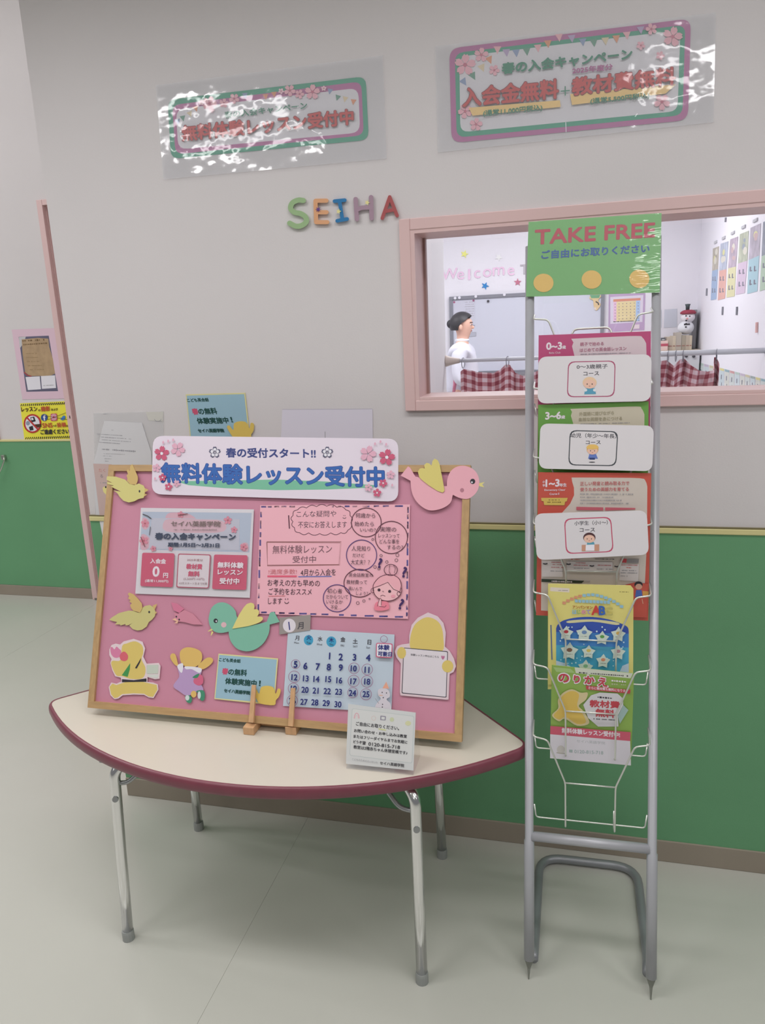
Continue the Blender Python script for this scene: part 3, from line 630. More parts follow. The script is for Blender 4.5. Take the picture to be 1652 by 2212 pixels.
# campaign sheet
J = (280, 1080, 5.9)
s = Sheet('campaign_sheet', BOARD, [(143, 100), (1583, 120), (1530, 1248), (72, 1195)], mat('ccc8ce', .4), J, 0.0, 0.0006, label='laminated white campaign sheet with three pink and white boxes, left on the notice board', cat='poster')
s.poly([(165, 150), (1555, 165), (1525, 668), (125, 632)], mat('a8b2c4', .45), 'header_picture')
for q in ([(165, 230), (230, 245), (250, 330), (200, 380), (155, 340)], [(150, 440), (240, 470), (270, 560), (215, 630), (140, 620)], [(520, 160), (760, 180), (900, 260), (1200, 250), (1230, 400), (900, 420), (450, 400), (450, 240)], [(1290, 340), (1370, 330), (1360, 400), (1300, 400)], [(1420, 560), (1500, 550), (1510, 650), (1430, 650)]):
    s.poly(catmull(q, 3), mat('c8a0ae', .45), 'header_picture')
s.poly([(280, 230), (1400, 245), (1395, 640), (240, 625)], mat('b4b4c2', .45), 'header_picture')
s.poly(catmull([(560, 240), (900, 250), (1190, 270), (1200, 400), (860, 420), (460, 400), (440, 270)], 3), mat('c8a6b2', .45), 'header_picture')
for x, y, r in ((195, 300, 55), (180, 520, 60), (650, 185, 45), (1250, 260, 55), (1330, 380, 45), (300, 620, 40), (1450, 600, 50), (520, 620, 30)): s.flower(x, y, r, mat('cc7f92', .45), random.random(), mat('a84a60', .45), 'cherry_blossom')
s.stroke([(165, 180), (230, 205), (275, 240)], 12, DK, 'branch'); s.stroke([(265, 340), (250, 450)], 8, DK, 'branch'); s.stroke([(140, 470), (195, 600)], 9, DRED, 'branch'); s.stroke([(615, 195), (740, 175)], 10, DRED, 'branch')
s.text('セイハ英語学院', (525, 335), (1155, 340), 68, mat('6c5c58', .5), bold=2); s.fine((560, 385), (1110, 385), 16, mat('8a7a7a', .5), cell=20)
s.text('春の入会キャンペーン', (325, 502), (1345, 512), 82, mat('24324e', .5), bold=5); s.text('期間:1月5日～3月31日', (488, 595), (1138, 606), 52, mat('24324e', .5), bold=3)
PK = mat('bf4f6c', .45); WT = mat('ded4dc', .45)
s.rrect([(160, 672), (572, 680), (550, 1112), (135, 1098)], 24, PK, 'pink_box'); s.rrect([(1075, 695), (1503, 705), (1485, 1147), (1050, 1135)], 24, PK, 'pink_box')
s.rrect([(618, 682), (1035, 695), (1008, 1128), (593, 1115)], 24, mat('a84a62', .5), 'white_box'); s.rrect([(628, 696), (1022, 707), (998, 1117), (606, 1103)], 20, mat('cfc6cc', .45), 'white_box')
s.text('入会金', (262, 806), (460, 812), 60, WT, bold=2.5); s.textc('0', 336, 912, 125, WT, bold=6, sx=1.0); s.textc('円', 458, 962, 60, WT, bold=2.5); s.text('(通常11,000円)', (195, 1052), (492, 1060), 42, WT, bold=1)
s.text('2025年度分', (730, 780), (930, 783), 32, mat('9a6a70', .5)); s.text('教材費', (722, 878), (920, 884), 64, PK, bold=3); s.text('無料', (745, 972), (888, 977), 66, PK, bold=3); s.text('(5,500円→0円)', (685, 1025), (950, 1030), 36, mat('9a7a80', .5)); s.text('※3月スタート生まで対象', (628, 1075), (988, 1082), 30, mat('8a7075', .5))
s.text('無料体験', (1120, 862), (1446, 870), 72, WT, bold=3); s.text('レッスン', (1122, 950), (1435, 958), 62, WT, bold=3); s.text('受付中', (1145, 1068), (1392, 1074), 74, WT, bold=3)
s.done({'white_box': 'white box with pink outline', 'pink_box': 'solid pink box'}); film(s, [(143, 100), (1583, 120), (1530, 1248), (72, 1195)], FILM_THIN)

# hand-drawn question sheet
I_ = (540, 1070, 4.589)
s = Sheet('question_sheet', BOARD, [(100, 98), (1585, 90), (1565, 1225), (62, 1175)], mat('dda6b2', .5), I_, 0.0, 0.0006, label='pink hand-drawn question sheet with thought bubbles and a worried girl', cat='poster')
DASH = mat('57508e', .5); PEN = mat('3a2634', .5); PENB = mat('5a3040', .5); PUR = mat('4e3570', .5)
for x, wd in ((135, 50), (195, 40), (265, 48), (335, 50), (418, 55), (820, 20), (886, 25), (962, 48), (1040, 50), (1148, 70), (1252, 52), (1345, 60), (1475, 80)): s.stroke([(x - wd / 2, 114 - x * .005), (x + wd / 2, 114 - x * .005)], 17, DASH, 'border_dash', lift=False)
for x, wd in ((138, 55), (230, 40), (315, 55), (410, 62), (525, 75), (630, 65), (742, 68), (905, 48), (1027, 58), (1180, 90), (1322, 85), (1475, 80)): s.stroke([(x - wd / 2, 1156 + x * .033), (x + wd / 2, 1156 + x * .033)], 17, DASH, 'border_dash', lift=False)
for y, l in ((190, 55), (290, 80), (390, 50), (470, 60), (575, 72), (660, 90), (780, 80), (900, 55), (995, 50), (1110, 60)): s.stroke([(115 - y * .03, y - l / 2), (115 - y * .03, y + l / 2)], 17, DASH, 'border_dash', lift=False)
for y, l in ((145, 60), (210, 50), (295, 70), (395, 50), (500, 50), (560, 70), (670, 60), (790, 70), (890, 80), (1010, 60), (1110, 50), (1180, 40)): s.stroke([(1566 - y * .01, y - l / 2), (1566 - y * .01, y + l / 2)], 17, DASH, 'border_dash', lift=False)
cl = []
ctr = [(425, 200), (470, 145), (560, 125), (660, 112), (760, 108), (860, 118), (950, 145), (990, 200), (1000, 270), (970, 345), (900, 370), (800, 372), (690, 380), (580, 372), (490, 370), (440, 320), (425, 260)]
for i in range(len(ctr)):
    a, b = Vector(ctr[i]), Vector(ctr[(i + 1) % len(ctr)]); n_ = Vector(((b - a).y, -(b - a).x)).normalized()
    for k in range(5): t = k / 5; cl.append(tuple(a + (b - a) * t + n_ * 20 * sin(pi * t)))
s.stroke(cl, 7, PENB, 'speech_cloud', closed=True)
s.text('こんな疑問や', (460, 218), (852, 212), 62, PEN); s.text('不安にお答えします', (475, 325), (958, 322), 66, PEN); s.ring(935, 215, 16, 14, 5, PEN, a0=0.2, a1=2.9); s.ell(928, 200, 3, 5, PEN, n=6); s.ell(942, 200, 3, 5, PEN, n=6)
s.stroke([(382, 198), (390, 330)], 11, PENB, 'pointer')
for k in (0, 9): s.stroke([(165, 460 + k * .6), (903 - k, 460 + k), (888 - k, 690 - k * .5), (172, 700 - k), (165 + k * .4, 462)], 5, mat('8a5a5a', .5), 'drawn_box')
s.text('無料体験レッスン', (222, 580), (810, 572), 82, mat('6a4a55', .5)); s.text('受付中', (420, 670), (652, 668), 68, mat('6a4a55', .5))
s.stroke([(172, 803), (462, 803)], 18, mat('d05a72', .5), 'underline'); s.stroke([(478, 807), (808, 803)], 8, mat('5068b0', .5), 'underline'); s.stroke([(182, 1000), (348, 998)], 4, RED, 'underline')
s.text('!満席多数!', (182, 785), (462, 782), 52, mat('c07078', .5)); s.text('4月から入会を', (500, 800), (848, 795), 68, PEN)
s.text('お考えの方も早めの', (172, 898), (690, 905), 66, PEN); s.text('ご予約をおススメ', (182, 985), (610, 990), 66, PEN); s.text('します', (178, 1078), (315, 1078), 60, PEN); s.ring(362, 1052, 20, 20, 6, PEN, a0=0.1, a1=3.0); s.ell(350, 1028, 4, 8, PEN, n=6); s.ell(374, 1028, 4, 8, PEN, n=6)
for cx, cy, rx, ry, m in ((1152, 268, 148, 143, PENB), (1400, 417, 160, 160, PENB), (1105, 592, 150, 150, PUR), (862, 1020, 137, 134, PUR)): s.ring(cx, cy, rx, ry, 8, m, 'thought_bubble', 36)
s.ring(1085, 870, 155, 138, 8, PENB, 'thought_bubble', 30, radians(45), radians(345) - .25)
for x, y, r in ((1216, 437, 11), (1298, 597, 12), (1460, 591, 16), (1450, 642, 15), (1355, 660, 13), (1238, 710, 14), (1277, 727, 12), (1067, 1067, 15), (1128, 1047, 13), (1184, 1026, 7)): s.ring(x, y, r, r, 4, PEN, 'thought_bubble', 12)
for t, x0, y0, x1, h in (('何歳から', 1045, 222, 1240, 48), ('始めたら', 1035, 305, 1225, 48), ('いいの？', 1090, 360, 1245, 36), ('実際の', 1288, 360, 1448, 48), ('レッスンって', 1272, 420, 1480, 40), ('どんな事を', 1282, 478, 1478, 46), ('するの？', 1358, 535, 1515, 42), ('人見知り', 1005, 550, 1190, 50), ('だけど', 1015, 612, 1135, 38), ('大丈夫？？', 998, 685, 1185, 50), ('英会話教室の', 978, 808, 1215, 40), ('教材費って', 955, 880, 1158, 44), ('高いんで', 975, 942, 1110, 40), ('しょう？', 1050, 988, 1168, 34), ('初心者', 765, 970, 912, 48), ('だからついて', 752, 1025, 970, 40), ('いけるか', 755, 1075, 918, 40), ('不安…', 798, 1130, 900, 42)): s.text(t, (x0, y0), (x1, y0 + 3), h, PEN)
for x, y, h, r in ((1290, 672, 92, .12), (1532, 762, 100, .15), (1500, 1080, 100, .25)): s.textc('?', x, y, h, mat('3c2258', .5), bold=5, rot=r)
SKN = mat('e0aeb4', .5)
s.ell(1362, 935, 140, 112, SKN, 'girl_drawing', 26); s.ring(1362, 935, 140, 112, 7, PENB, 'girl_drawing', 30, -.15, pi + .15)
s.poly(catmull([(1215, 920), (1235, 860), (1300, 805), (1390, 785), (1460, 810), (1495, 880), (1490, 960), (1440, 930), (1365, 860), (1290, 895), (1222, 918)], 4), mat('dba0aa', .5), 'girl_drawing'); s.stroke(catmull([(1220, 945), (1225, 880), (1290, 808), (1390, 785), (1470, 820), (1498, 890), (1480, 970)], 4, False), 7, PENB, 'girl_drawing'); s.stroke([(1222, 918), (1290, 895), (1365, 862), (1420, 930), (1478, 955)], 6, PENB, 'girl_drawing')
s.ring(1395, 740, 66, 56, 7, PENB, 'girl_drawing'); s.stroke([(1385, 690), (1378, 750), (1390, 785)], 5, PENB, 'girl_drawing'); s.stroke([(1420, 690), (1440, 720), (1430, 770)], 5, PENB, 'girl_drawing')
s.ell(1278, 938, 15, 15, PEN, 'girl_drawing', 12); s.ell(1383, 952, 15, 15, PEN, 'girl_drawing', 12); s.stroke([(1310, 955), (1318, 948), (1325, 960)], 4, PENB, 'girl_drawing'); s.stroke([(1292, 1000), (1312, 988), (1340, 1000)], 5, PENB, 'girl_drawing'); s.ell(1418, 1000, 22, 16, mat('d890a0', .5), 'girl_drawing'); s.ring(1475, 975, 18, 20, 5, PENB, 'girl_drawing'); s.ring(1212, 945, 14, 22, 5, PENB, 'girl_drawing')
s.poly(catmull([(1245, 1065), (1300, 1050), (1360, 1055), (1378, 1095), (1370, 1130), (1290, 1145), (1232, 1130)], 4), mat('d87a8c', .5), 'girl_drawing'); s.poly(catmull([(1270, 1060), (1290, 1018), (1302, 1040), (1300, 1095), (1275, 1095)], 3), SKN, 'girl_drawing'); s.stroke(catmull([(1262, 1100), (1275, 1050), (1290, 1018), (1302, 1045), (1300, 1090)], 3, False), 5, PENB, 'girl_drawing'); s.stroke([(1280, 1100), (1335, 1108), (1350, 1090)], 5, PENB, 'girl_drawing')
s.done()

# calendar and month tag
M_ = (590, 1330, 5.9)
s = Sheet('calendar_sheet', BOARD, [(190, 160), (1545, 240), (1505, 1235), (125, 1150)], mat('b3c0cc', .5), M_, 0.0, 0.0006, label='pale blue handwritten January calendar sheet, lower middle of the notice board', cat='calendar')
CY_ = mat('3a93b8', .5); CR = mat('8c5078', .5)
s.ell(450, 312, 60, 66, CY_, 'cyan_dot'); s.ell(740, 332, 63, 68, CY_, 'cyan_dot')
for t, x, y in (('月', 305, 285), ('火', 455, 278), ('水', 597, 295), ('木', 740, 310), ('金', 888, 302), ('土', 1045, 325), ('日', 1225, 338)): s.textc(t, x, y, 58, DK if t not in '火木' else INK, bold=1.5)
for t, x, y in (('Mon', 297, 345), ('Tue', 450, 345), ('Wed', 587, 365), ('Thu', 740, 367), ('FRI', 880, 380), ('SAT', 1045, 392), ('Sun', 1210, 405)): s.textc(t, x, y, 24, DK)
rows = [([718, 860, 1035, 1210], [513, 525, 530, 535], ['1', '2', '3', '4']), ([285, 410, 568, 708, 860, 1025, 1195], [620, 640, 650, 655, 662, 672, 690], ['5', '6', '7', '8', '9', '10', '11']),
        ([270, 415, 550, 702, 842, 1022, 1198], [785, 800, 808, 810, 825, 838, 840], ['12', '13', '14', '15', '16', '17', '18']), ([260, 405, 540, 688, 832, 1010, 1182], [930, 945, 955, 962, 970, 985, 1000], ['19', '20', '21', '22', '23', '24', '25']), ([245, 392, 530, 675, 825], [1085, 1100, 1105, 1115, 1130], ['26', '27', '28', '29', '30'])]
for xs, ys, ts in rows:
    for x, y, t in zip(xs, ys, ts):
        hh = 82 if len(t) == 1 else 74
        s.textc(t, x, y, hh, INK, 'lettering', bold=3, sx=.95 if len(t) == 1 else .88)
for x, y, r in ((285, 617, 56), (1030, 670, 68), (1198, 685, 68), (268, 778, 72), (1025, 832, 72), (1195, 838, 74), (258, 928, 68), (1013, 980, 64), (1182, 1002, 70), (243, 1083, 68)): s.ring(x, y, r, r * 1.02, 6, CR, 'ring_mark')
s.rrect([(1312, 345), (1522, 355), (1515, 540), (1308, 530)], 22, mat('c05878', .5), 'date_key'); s.rrect([(1322, 356), (1510, 366), (1503, 528), (1318, 518)], 18, WHT, 'date_key'); s.ring(1410, 300, 44, 44, 6, CR, 'date_key')
s.text('体験', (1335, 435), (1478, 440), 66, INK, bold=2.5); s.text('可能日', (1335, 512), (1508, 520), 58, INK, bold=2.5)
SN = mat('c9c4cc', .5)
s.poly(catmull([(1340, 940), (1420, 925), (1475, 960), (1485, 1030), (1445, 1065), (1490, 1120), (1490, 1200), (1310, 1200), (1310, 1130), (1370, 1060), (1338, 1010)], 4), SN, 'snowman_drawing'); s.poly([(1392, 925), (1440, 840), (1476, 930)], mat('dba088', .5), 'snowman_hat')
for x, y in ((1388, 978), (1443, 985), (1402, 1045), (1393, 1130), (1390, 1165)): s.ell(x, y, 7, 9, DK, 'snowman_drawing', 8)
s.stroke([(1350, 1012), (1395, 1015)], 8, mat('d8a888', .5), 'snowman_drawing'); s.stroke([(1300, 1055), (1345, 1120)], 5, INKG, 'snowman_drawing')
s.done()
s = Sheet('month_tag', BOARD, [(80, 25), (478, -12), (470, 185), (78, 240)], mat('8f8784', .5), M_, 0.0012, 0.0008, label='grey month tag with a white circle reading 1, at the corner of the calendar', cat='tag')
s.ell(205, 125, 82, 88, mat('cfc8d0', .5), 'white_circle', 24); s.stroke([(198, 78), (210, 182)], 14, INK, 'lettering'); s.textc('月', 348, 128, 82, DK, bold=2); s.done()
blue_sign(BOARD, [(430 + 300 / 7.183, 1290 + 875 / 7.183), (430 + 1225 / 7.183, 1290 + 950 / 7.183), (430 + 235 / 7.183, 1290 + 1580 / 7.183)], 0.0, 'blue lesson sign with yellow edge at the bottom middle of the notice board')

# ---- paper cut-outs on the board
YB1 = mat('c4bc78', .6); YB2 = mat('c0a468', .6)
X_ = (190, 950, 5.006); Kf = (190, 1280, 5.697); N_ = (840, 980, 7.509)
s = cutout('paper_bird', BOARD, [(205, 395), (300, 398), (400, 430), (450, 478), (500, 490), (550, 473), (600, 495), (618, 535), (612, 590), (600, 628), (545, 640), (500, 665), (440, 678), (385, 660), (345, 620), (315, 575), (275, 548), (355, 560), (285, 525), (245, 505), (280, 495), (215, 480), (200, 458), (262, 465), (200, 432)], YB1, X_, OB, 'yellow paper bird on the upper left corner of the notice board', 'paper bird')
s.ell(557, 557, 9, 14, BLK, 'eye', 12); s.poly([(612, 522), (658, 542), (612, 570)], YB2, 'beak'); s.poly([(606, 580), (642, 592), (606, 612)], YB2, 'beak'); s.done()
sticker('raised_wing', s.root, BOARD, X_, [(478, 262), (495, 300), (515, 345), (538, 400), (538, 440), (520, 485), (455, 480), (420, 442), (428, 420), (415, 385), (432, 372), (418, 330), (436, 318), (446, 338), (456, 328), (455, 290)], YB2, OB - .0008 + .0006)
s = cutout('paper_bird', BOARD, [(158, 520), (185, 500), (215, 510), (215, 590), (190, 590), (165, 560)], YB1, X_, -.018, 'small yellow paper piece showing behind the left edge of the notice board', 'paper bird'); s.ell(192, 512, 9, 12, BLK, 'eye', 10); s.done()
s = cutout('paper_bird', BOARD, [(262, 335), (300, 302), (380, 252), (500, 222), (560, 226), (618, 248), (655, 200), (700, 165), (760, 153), (810, 185), (832, 240), (822, 292), (785, 335), (748, 362), (720, 420), (665, 458), (610, 468), (550, 450), (508, 405), (545, 375), (495, 402), (462, 405), (462, 388), (400, 405), (392, 392), (330, 392), (358, 362), (300, 350)], mat('bcb478', .6), Kf, 0.0, 'yellow paper bird on the left of the notice board, above the tulips', 'paper bird')
s.ell(753, 240, 12, 15, BLK, 'eye', 12); s.poly([(795, 160), (852, 138), (818, 218)], YB2, 'beak'); s.poly([(826, 235), (853, 240), (822, 272)], YB2, 'beak'); s.done()
sticker('raised_wing', s.root, BOARD, Kf, [(505, 0), (560, 22), (610, 70), (660, 135), (668, 190), (640, 245), (560, 225), (532, 195), (518, 155), (540, 130), (508, 112), (522, 92), (492, 70), (508, 48), (490, 20)], YB2, .0012)
PKB = mat('c4708c', .6)
s = cutout('paper_bird', BOARD, [(1060, 245), (1110, 262), (1180, 215), (1290, 260), (1410, 395), (1300, 395), (1190, 365), (1110, 355), (1070, 320)], mat('c27f92', .6), Kf, 0.0, 'faded pink paper bird with a dark pink wing, between the yellow and green birds', 'paper bird')
s.poly([(1022, 120), (1100, 138), (1182, 200), (1125, 252), (1052, 218)], PKB, 'wing'); s.ell(1087, 297, 10, 12, BLK, 'eye', 10); s.ell(1122, 333, 10, 12, BLK, 'eye', 10); s.poly([(1035, 330), (1072, 314), (1112, 350), (1100, 378), (1062, 378), (1088, 355)], mat('d8ac90', .5), 'beak'); s.done()
# green bird
MINT = mat('74ac97', .6); YW = mat('cfc47a', .6)
s = cutout('paper_bird', BOARD, catmull([(145, 330), (190, 170), (290, 90), (400, 85), (500, 140), (565, 220), (580, 290), (640, 400), (760, 440), (900, 420), (1050, 380)], 4, False)[:-1] + [(1050, 380), (1100, 240), (1160, 225), (1250, 385), (1095, 425)] + catmull([(1095, 425), (1080, 560), (1000, 710), (870, 810), (730, 840), (590, 800), (500, 700), (465, 600), (458, 535)], 4, False)[1:] + catmull([(458, 535), (340, 555), (230, 530), (165, 440), (145, 330)], 4, False)[1:-1], MINT, L_, 0.0015, 'mint green paper bird with a yellow wing in the middle of the notice board', 'paper bird')
s.ell(257, 367, 34, 36, BLK, 'eye', 16); s.ell(266, 372, 11, 14, WHT, 'eye', 10); s.ell(382, 428, 42, 42, mat('cfaab0', .5), 'cheek', 20)
s.poly([(190, 490), (215, 510), (140, 535), (135, 528)], YW, 'beak'); s.poly([(195, 525), (222, 545), (185, 600), (180, 590)], YW, 'beak'); s.done()
sticker('paper_wing', s.root, BOARD, L_, [(512, 490), (560, 390), (620, 270), (690, 160), (740, 105), (800, 85), (845, 100), (858, 140), (850, 190), (900, 185), (928, 215), (925, 260), (900, 300), (960, 300), (990, 320), (985, 350), (950, 385), (880, 415), (760, 450)], YW, .0032)
# pink bird
PNK = mat('d9a0ac', .6)
s = cutout('paper_bird', BOARD, [(190, 355), (310, 205), (345, 230), (425, 370), (490, 385)] + [(560, 430), (700, 500), (830, 540), (890, 528), (940, 525)] + catmull([(940, 525), (945, 420), (990, 300), (1080, 220), (1200, 195), (1330, 230), (1420, 310), (1460, 420), (1450, 560), (1390, 660), (1290, 730), (1190, 730), (1100, 700), (1040, 668)], 3, False)[1:] + catmull([(1030, 680), (1000, 790), (900, 870), (760, 915), (640, 915), (520, 850), (420, 740), (365, 600), (350, 440)], 3, False), PNK, N_, OB, 'pink paper bird with a yellow wing on the upper right corner of the notice board', 'paper bird')
s.ell(1357, 450, 42, 44, BLK, 'eye', 16); s.ell(1345, 463, 14, 15, WHT, 'eye', 10); s.ell(1185, 593, 33, 35, mat('a8707e', .5), 'cheek', 16); s.poly([(1462, 478), (1555, 462), (1510, 498), (1545, 545), (1462, 525)], YW, 'beak'); s.done()
sticker('paper_wing', s.root, BOARD, N_, [(490, 380), (468, 290), (500, 240), (545, 232), (582, 242), (570, 185), (610, 148), (655, 160), (690, 195), (705, 120), (740, 80), (790, 105), (820, 170), (845, 300), (870, 420), (900, 600), (870, 632), (780, 600), (640, 510), (540, 430)], mat('c9bc6e', .6), OB + .0022)
# plain yellow cut-out with tulips (the figure itself is left out)
YP = mat('cbb566', .6); MARG = mat('d4c2c6', .5)
s = cutout('paper_cutout', BOARD, [(262, 700), (290, 645), (340, 628), (395, 640), (440, 600), (560, 570), (670, 605), (702, 690), (680, 790), (720, 875), (870, 866), (892, 905), (878, 1060), (825, 1068), (732, 1040), (728, 1100), (800, 1108), (858, 1130), (866, 1195), (805, 1298), (745, 1290), (690, 1258), (560, 1255), (425, 1265), (375, 1305), (325, 1312), (275, 1262), (255, 1165), (285, 1108), (350, 1122), (412, 1092), (405, 1048), (335, 1030), (300, 960), (275, 865), (290, 820), (262, 770)], MARG, Kf, 0.0, 'plain yellow paper cutout with tulips and white bag, bottom left of the board', 'paper cutout')
s.poly(catmull([(420, 660), (480, 625), (580, 600), (665, 650), (680, 740), (660, 820), (705, 920), (700, 1010), (650, 1062), (520, 1062), (420, 1030), (350, 1020), (290, 900), (300, 840), (400, 830)], 4), YP, 'yellow_shape')
s.poly([(265, 1160), (300, 1120), (350, 1138), (480, 1095), (640, 1090), (790, 1125), (845, 1135), (855, 1195), (800, 1285), (745, 1278), (690, 1245), (560, 1240), (420, 1250), (365, 1292), (325, 1300), (285, 1255)], YP, 'yellow_shape')
s.poly([(418, 1066), (565, 1078), (720, 1056), (720, 1098), (418, 1104)], BLK, 'belt'); s.poly([(520, 868), (415, 1018), (488, 1038), (515, 945)], mat('3f8a4c', .5), 'leaf')
s.poly(catmull([(275, 680), (300, 672), (325, 700), (350, 665), (380, 690), (408, 720), (405, 770), (370, 800), (320, 798), (282, 750)], 3), mat('c9789a', .5), 'tulip'); s.poly(catmull([(392, 770), (440, 725), (488, 765), (488, 820), (450, 845), (400, 825)], 3), mat('c95f6a', .5), 'tulip')
s.rrect([(722, 892), (868, 888), (862, 998), (720, 1000)], 12, mat('b8c0b4', .5), 'white_bag'); s.rrect([(728, 1010), (868, 1008), (855, 1055), (745, 1035)], 8, mat('c6cac4', .5), 'white_bag'); s.poly([(578, 930), (655, 800), (640, 860), (600, 935)], BLK, 'strap'); s.done({'tulip': 'pink tulip heads'})
# lavender cut-out
LAV = mat('ab8fb8', .6)
s = cutout('paper_cutout', BOARD, catmull([(1100, 900), (1140, 880), (1190, 930), (1300, 940), (1380, 900), (1400, 960), (1370, 1080), (1420, 1200), (1330, 1230), (1220, 1270), (1130, 1220), (1050, 1150), (1120, 1040), (1110, 960)], 4), LAV, Kf, 0.0, 'lavender and yellow paper cutout with green shoes, right of the tulip cutout', 'paper cutout')
s.poly(catmull([(1130, 740), (1190, 680), (1290, 680), (1390, 730), (1400, 830), (1340, 905), (1240, 920), (1150, 870)], 4), mat('ceac62', .6), 'yellow_shape'); s.poly(catmull([(1012, 800), (1030, 752), (1075, 762), (1100, 850), (1110, 905), (1060, 880)], 3), mat('ceac62', .6), 'yellow_shape'); s.poly(catmull([(1355, 900), (1400, 850), (1470, 800), (1530, 810), (1530, 860), (1450, 930), (1370, 945)], 3), mat('ceac62', .6), 'yellow_shape')
s.poly(catmull([(1105, 890), (1165, 870), (1170, 930), (1150, 990), (1105, 930)], 3), WHT, 'frill'); s.poly(catmull([(1190, 910), (1320, 915), (1400, 940), (1370, 990), (1280, 945), (1210, 945)], 3), WHT, 'frill')
s.poly(catmull([(1300, 1070), (1360, 1010), (1410, 1030), (1415, 1110), (1370, 1145), (1310, 1120)], 3), mat('c4607e', .5), 'bag'); s.poly(catmull([(1285, 1045), (1330, 1010), (1370, 1000), (1345, 1050)], 3), mat('3c8060', .5), 'bag')
s.poly(catmull([(1330, 1215), (1400, 1200), (1435, 1230), (1430, 1320), (1385, 1325), (1370, 1250)], 3), mat('3f8468', .5), 'shoe'); s.poly(catmull([(1195, 1275), (1250, 1265), (1280, 1310), (1260, 1360), (1215, 1345)], 3), mat('3f8468', .5), 'shoe'); s.ell(1300, 1250, 35, 42, mat('ceac62', .6), 'yellow_shape', 14); s.ell(1222, 1295, 26, 34, mat('c2cccc', .5), 'sock', 12); s.ell(1368, 1262, 20, 48, mat('c2cccc', .5), 'sock', 12); s.done()
# white card held by a yellow cut-out (code and figure left out)
O_ = (840, 1300, 9.618)
s = cutout('trial_lesson_card', BOARD, [(225, 1880), (245, 1280), (150, 1150), (120, 1030), (170, 920), (270, 885), (420, 865), (420, 700), (470, 480), (600, 330), (810, 220), (1010, 300), (1130, 440), (1180, 640), (1160, 930), (1260, 1020), (1350, 1180), (1392, 1340), (1340, 1460), (1260, 1500), (1235, 2030), (1190, 2035), (240, 1945)], mat('d0bcc2', .5), O_, 0.0, 'white card with a pink heart on a yellow cutout, lower right of the notice board', 'card')
s.poly(catmull([(470, 985), (440, 760), (520, 500), (660, 370), (810, 320), (980, 380), (1090, 520), (1130, 760), (1110, 1020), (800, 1010)], 4), YP, 'yellow_shape')
s.rrect([(300, 950), (1225, 1028), (1195, 1990), (262, 1902)], 28, mat('3c3a44', .5), 'card_outline'); s.rrect([(314, 966), (1210, 1044), (1181, 1974), (278, 1886)], 22, mat('cfc8ce', .5), 'card_face')
s.text('体験レッスン申込はこちら', (450, 1118), (1035, 1170), 44, DK, bold=1); s.poly(catmull([(1085, 1128), (1105, 1118), (1120, 1135), (1140, 1120), (1158, 1140), (1145, 1175), (1118, 1202), (1092, 1170)], 3), mat('b06a8c', .5), 'heart')
s.ell(262, 1060, 92, 122, YP, 'yellow_shape', 18); s.ell(1218, 1340, 118, 128, YP, 'yellow_shape', 18); s.done()

# ================================================================== ACRYLIC NOTICE STAND ON THE TABLE
Qf = (730, 1510, 8.695)
_q = FLOORP.P(820, 1664, TZ + .004); _nu = Vector((0, .31, .95)).normalized()
NOT = Plane((_q.x, _q.y, TZ + .004), (0, -_nu.z, _nu.y), _nu)
an = empty('acrylic_stand', (_q.x, _q.y + .03, TZ), 'clear acrylic stand with a small handwritten notice card near the front of the table', 'sign holder')
P_ = lambda x, y, o=0: NOT.P(730 + x / 8.695, 1510 + y / 8.695, o)
c4 = [P_(192, 95), P_(1460, 258), P_(1415, 1430), P_(155, 1305)]
MB().prism([p + NOT.n * .0 for p in c4], [p - NOT.n * .002 for p in c4]).build('front_pane', ACRYL, an)
bl_, br_ = Vector(c4[3]), Vector(c4[2]); bl_.z = br_.z = TZ + .0025
tl_, tr_ = Vector(c4[0]), Vector(c4[1])
MB().prism([bl_, br_, br_ + Vector((0.0, .075, 0)), bl_ + Vector((0, .075, 0))], [p - Vector((0, 0, .002)) for p in (bl_, br_, br_ + Vector((0, .075, 0)), bl_ + Vector((0, .075, 0)))]).build('base_pane', ACRYL, an)
bk = [bl_ + Vector((0, .075, 0)), br_ + Vector((0.0, .075, 0)), tr_ - NOT.n * .003, tl_ - NOT.n * .003]
MB().prism(bk, [p + Vector((0, .002, 0)) for p in bk]).build('rear_pane', ACRYL, an)
s = Sheet('notice_card', NOT, [(192, 92), (1458, 257), (1415, 1345), (147, 1215)], mat('c6c8c8', .45), Qf, 0.0005, 0.0005, parent=an)
s.rrect([(262, 175), (1430, 320), (1392, 1210), (215, 1060)], 40, mat('b0b8b8', .5), 'card_border'); s.rrect([(270, 183), (1422, 328), (1384, 1200), (224, 1052)], 36, mat('cacbca', .5), 'card_border')
s.ring(350, 365, 45, 100, 14, mat('cf9aa4', .5), 'doodle', 14, pi, 2 * pi); s.ring(350, 368, 26, 62, 9, mat('d8b0b8', .5), 'doodle', 12, pi, 2 * pi); s.ring(668, 360, 38, 40, 7, mat('cdb8b2', .5), 'doodle', 14); s.rrect([(795, 310), (900, 322), (893, 405), (790, 395)], 14, mat('8c8896', .5), 'doodle'); s.rrect([(815, 330), (880, 338), (874, 388), (812, 380)], 8, mat('cacbca', .5), 'doodle'); s.ell(1010, 385, 40, 42, mat('bec4a4', .5), 'doodle'); s.ell(1315, 455, 55, 45, mat('c8c8a0', .5), 'doodle'); s.stroke([(760, 560), (900, 585)], 24, mat('c8ca96', .5), 'doodle')
sl = lambda x0, y0, x1, t, h, b=1.5: s.text(t, (x0, y0), (x1, y0 + (x1 - x0) * .115), h, BLK, bold=b)
